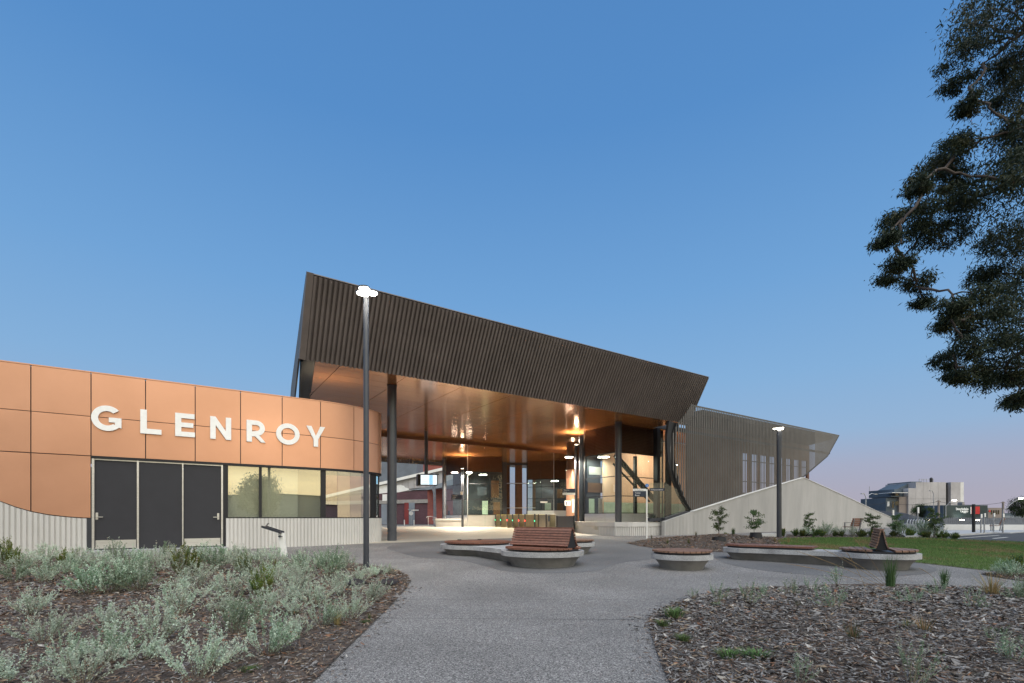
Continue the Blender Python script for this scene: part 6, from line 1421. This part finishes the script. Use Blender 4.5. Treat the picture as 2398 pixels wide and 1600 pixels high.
for px, py, lb_ in ((1683,1270.5,'black plastic tree collar on the mound before the nearest sapling'),(1770,1258.5,'black tree collar at the foot of the second sapling'),(1895,1256.5,'black tree collar under the round headed sapling')):
    b = gnd(px, py, .10 if px < 1800 else 0); m1 = MB(); n_ = 20; prof = [(.26, -.05), (.22, .2), (.205, .2), (.24, -.05)]; vs = [(b.x+r_*math.cos(2*math.pi*k/n_), b.y+r_*math.sin(2*math.pi*k/n_), b.z+z_) for r_, z_ in prof for k in range(n_)]
    m1.add(vs, [(r_*n_+k, r_*n_+(k+1) % n_, (r_+1)*n_+(k+1) % n_, (r_+1)*n_+k) for r_ in range(3) for k in range(n_)]); tag(m1.build('tree_collar', 'black', origin=b), lb_, 'tree collar', 'tree collars')
for px, py, rx, lb_ in ((818,1370,.17,'flat black plastic sheet lying in the left bed under shrubs'),(905,1369,.12,'small black plastic lid at the right of the left bed')):
    b = gnd(px, py, .03); m1 = MB(); m1.slab([b + Vector((-rx*1.6, .1, 0)), b + Vector((rx*1.2, -.1, .01)), b + Vector((rx*1.8, .05, .03)), b + Vector((.1, .2, .07)), b + Vector((-rx, .22, .05))], ZD*.012); tag(m1.build('plastic_sheet', 'black', origin=b), lb_, 'sheet')
# --- turf
r = np.random.default_rng(31); LP = [Vector((p[0], p[1])) for p in LAWN]; pts = []
while len(pts) < 70000:
    t = r.uniform(size=4000); y = 8.6*(26/8.6)**t; x = r.uniform(6, 24, 4000)
    pts += [(a, b) for a, b in zip(x, y) if a/b < 1.5 and inside((a, b), LP)]
P = np.array([(x, y, gz(y)+.006) for x, y in pts]); n_ = len(P); a = r.uniform(0, 6.283, n_); h = r.uniform(.02, .05, n_)*np.clip(P[:, 1]/12, .9, 1.6); w = .0045*np.clip(P[:, 1]/9, 1, 2.5)
s_ = np.stack([np.cos(a), np.sin(a), 0*a], 1)*w[:, None]; tp = P + np.stack([r.normal(0, .012, n_), r.normal(0, .012, n_), h], 1)
patch = np.array([noise.noise(Vector((x*.8, y*.5, 0))) for x, y in pts]); ed = np.array([edge_dist(p, LP) for p in pts[:]]) if n_ < 1 else np.ones(n_)*9
I = (patch + r.normal(0, .18, n_) > .26).astype(int)
tag(quads_obj('turf_grass', np.stack([P-s_, P+s_, tp+s_*.3, tp-s_*.3], 1), ['turf', 'turf_dry'], I), 'short green turf of the lawn', 'grass', kind='stuff')
# --- the big gum tree on the right
TB = Vector((18.2, 15.2, gz(15.2)))
GT = thing('gum_tree', 'large dark eucalyptus tree reaching in from the right edge', 'tree', tuple(TB))
CLU = [(2345,15,95),(2275,55,55),(2250,120,42),(2255,190,36),(2268,240,28),(2395,60,70),(2390,150,55),(2330,170,40),(2372,215,40),(2398,250,60),(2375,310,50),(2450,330,90),(2255,335,42),(2215,365,42),(2175,400,40),(2150,432,28),(2235,410,34),(2340,420,80),(2420,430,100),(2280,460,60),(2200,490,60),(2140,500,40),(2095,525,42),(2068,560,24),(2160,545,50),(2230,540,52),(2100,620,30),(2085,650,24),(2150,660,28),(2160,700,20),(2340,560,50),(2410,560,80),(2360,650,45),(2300,640,30),(2420,660,70),(2290,690,36),(2230,715,34),(2210,755,32),(2260,760,42),(2320,740,55),(2395,760,80),(2340,820,60),(2265,810,36),(2215,845,28),(2240,880,26),(2290,880,42),(2350,890,48),(2400,860,60),(2370,940,22),(2400,930,36),(2460,150,110),(2480,500,120),(2470,750,110),(2560,80,120),(2600,350,130),(2620,600,130),(2560,820,110),(2700,480,120),(2520,-80,120),(2650,180,120),(2700,700,110)]
r = np.random.default_rng(5); Q, I = [], []; tb_ = MB(); rng = r
def lim(a, b, ra, rb_, jit=.12, n_=6):
    a, b = Vector(a), Vector(b); L = (b-a).length; P = [a.lerp(b, k/n_) + (Vector(r.normal(0, jit*L*.3, 3)) if 0 < k < n_ else Vector((0, 0, 0))) for k in range(n_+1)]
    tb_.tube([tuple(p) for p in P], [ra + (rb_-ra)*k/n_ for k in range(n_+1)], 7, cap=False); return P
trunk = lim(TB, TB + Vector((-.5, .3, 9)), .34, .22, .04, 8); t2 = lim(trunk[-1], TB + Vector((-1.2, -.2, 16.5)), .22, .08, .06, 8); SPN = trunk + t2
for cx_, cy_, rp in CLU:
    y = TB.y + r.uniform(-2.0, 1.8); c = at(cx_, cy_, y); rad = rp/F*y*.86
    src = min(SPN, key=lambda p: (p - (c - Vector((0, 0, .35*(TB.x-c.x))))).length)
    L = lim(src, c, .028+.008*(c-src).length, .012, .07, 8)
    SPN += [p for p in L[3:6]]
    for k in range(int(6+rad*14)):
        v = unit(r.normal(size=3)); v = v*r.uniform(.25, 1)**.5; sc_ = np.array(c) + v*rad*np.array([1, 1.2, .78])
        if k < 7: lim(L[-2], Vector(sc_), .011, .004, .08, 4)
        n_ = int(130*r.uniform(.6, 1.3)); sr = rad*.19*r.uniform(.7, 1.3)+.05
        p = sc_ + r.normal(size=(n_, 3))*sr*np.array([1, 1, .62]); D = r.normal(size=(n_, 3))*np.array([1, 1, .4]) + np.array([-.15, 0, 0])
        Q.append(leaves(p, D, r.uniform(.10, .18, n_), r.uniform(.011, .019, n_), 1.1)); I += [1 if r.uniform() < .22 else 0]*n_
tb_.build('trunk', 'bark', GT, smooth=True); quads_obj('crown', np.concatenate(Q), ['gum', 'gum_olive'], I, GT)
# --- small trees far off and across the street, and unseen ones added behind the camera
def make_tree(name, seed, H, Wd, n_sp=80, per=120, lf=.26, mats=('gum', 'green')):
    global rng
    r = np.random.default_rng(seed); rng = r; T = thing(name, 'x', 'tree', (0, 0, 0)); mb = MB(); mb.tube([(0, 0, -.1), (.1, 0, H*.3), (-.1, .1, H*.6), (0, 0, H*.85)], [H*.025, H*.02, H*.013, .02], 8); Q, I = [], []
    for k in range(n_sp):
        v = unit(r.normal(size=3))*r.uniform(.2, 1)**.4; c = np.array([v[0]*Wd, v[1]*Wd, H*.62+v[2]*H*.36]); 
        if k % 3 == 0: mb.tube([(0, 0, H*.4), tuple(c*.5+np.array([0, 0, H*.28])), tuple(c)], [H*.01, H*.006, .01], 5, cap=False)
        n_ = int(per*r.uniform(.6, 1.3)); p = c + r.normal(size=(n_, 3))*Wd*.17; Q.append(leaves(p, r.normal(size=(n_, 3)), r.uniform(.6, 1.2, n_)*lf, r.uniform(.2, .35, n_)*lf, .5)); I += [int(r.uniform() < .3)]*n_
    mb.build('trunk', 'bark', T); quads_obj('crown', np.concatenate(Q), list(mats), I, T); return T
FT = make_tree('street_tree', 41, 7.0, 2.6)
FT.location = (28.6, -27.5, -.3); FT.scale = (1.0,)*3; FT['label'] = 'dark leafy street tree mirrored in the office window'; FT['group'] = 'street trees'
for i, (x, y, sc, lb_) in enumerate(((at(2394,HY,85).x, 85, .62, 'dark leafy tree at the far right edge by the lit street light'),(at(2064,HY,150).x, 150, 1.1, 'low dark tree left of the apartment block'),(at(2155,HY,95).x, 95, .5, 'small green tree at the foot of the apartment block'),(-20,-34,1.5,'unseen tree added behind the camera on the left to darken reflections'),(-9,-33,1.9,'second unseen tree added behind the camera to darken reflections'),(2,-35,2.2,'unseen tree added straight behind the camera to darken reflections'),(14,-37,2.3,'unseen tree added behind the camera on the right to darken reflections'),(60,-14,1.6,'unseen tree added beyond the lawn behind the camera to darken reflections'))):  # those behind the camera are unseen, added to darken the pavilion glass
    o = copy_tree(FT, (x, y, .1 if y > 0 else -.3), i*1.7, sc); o['label'] = lb_
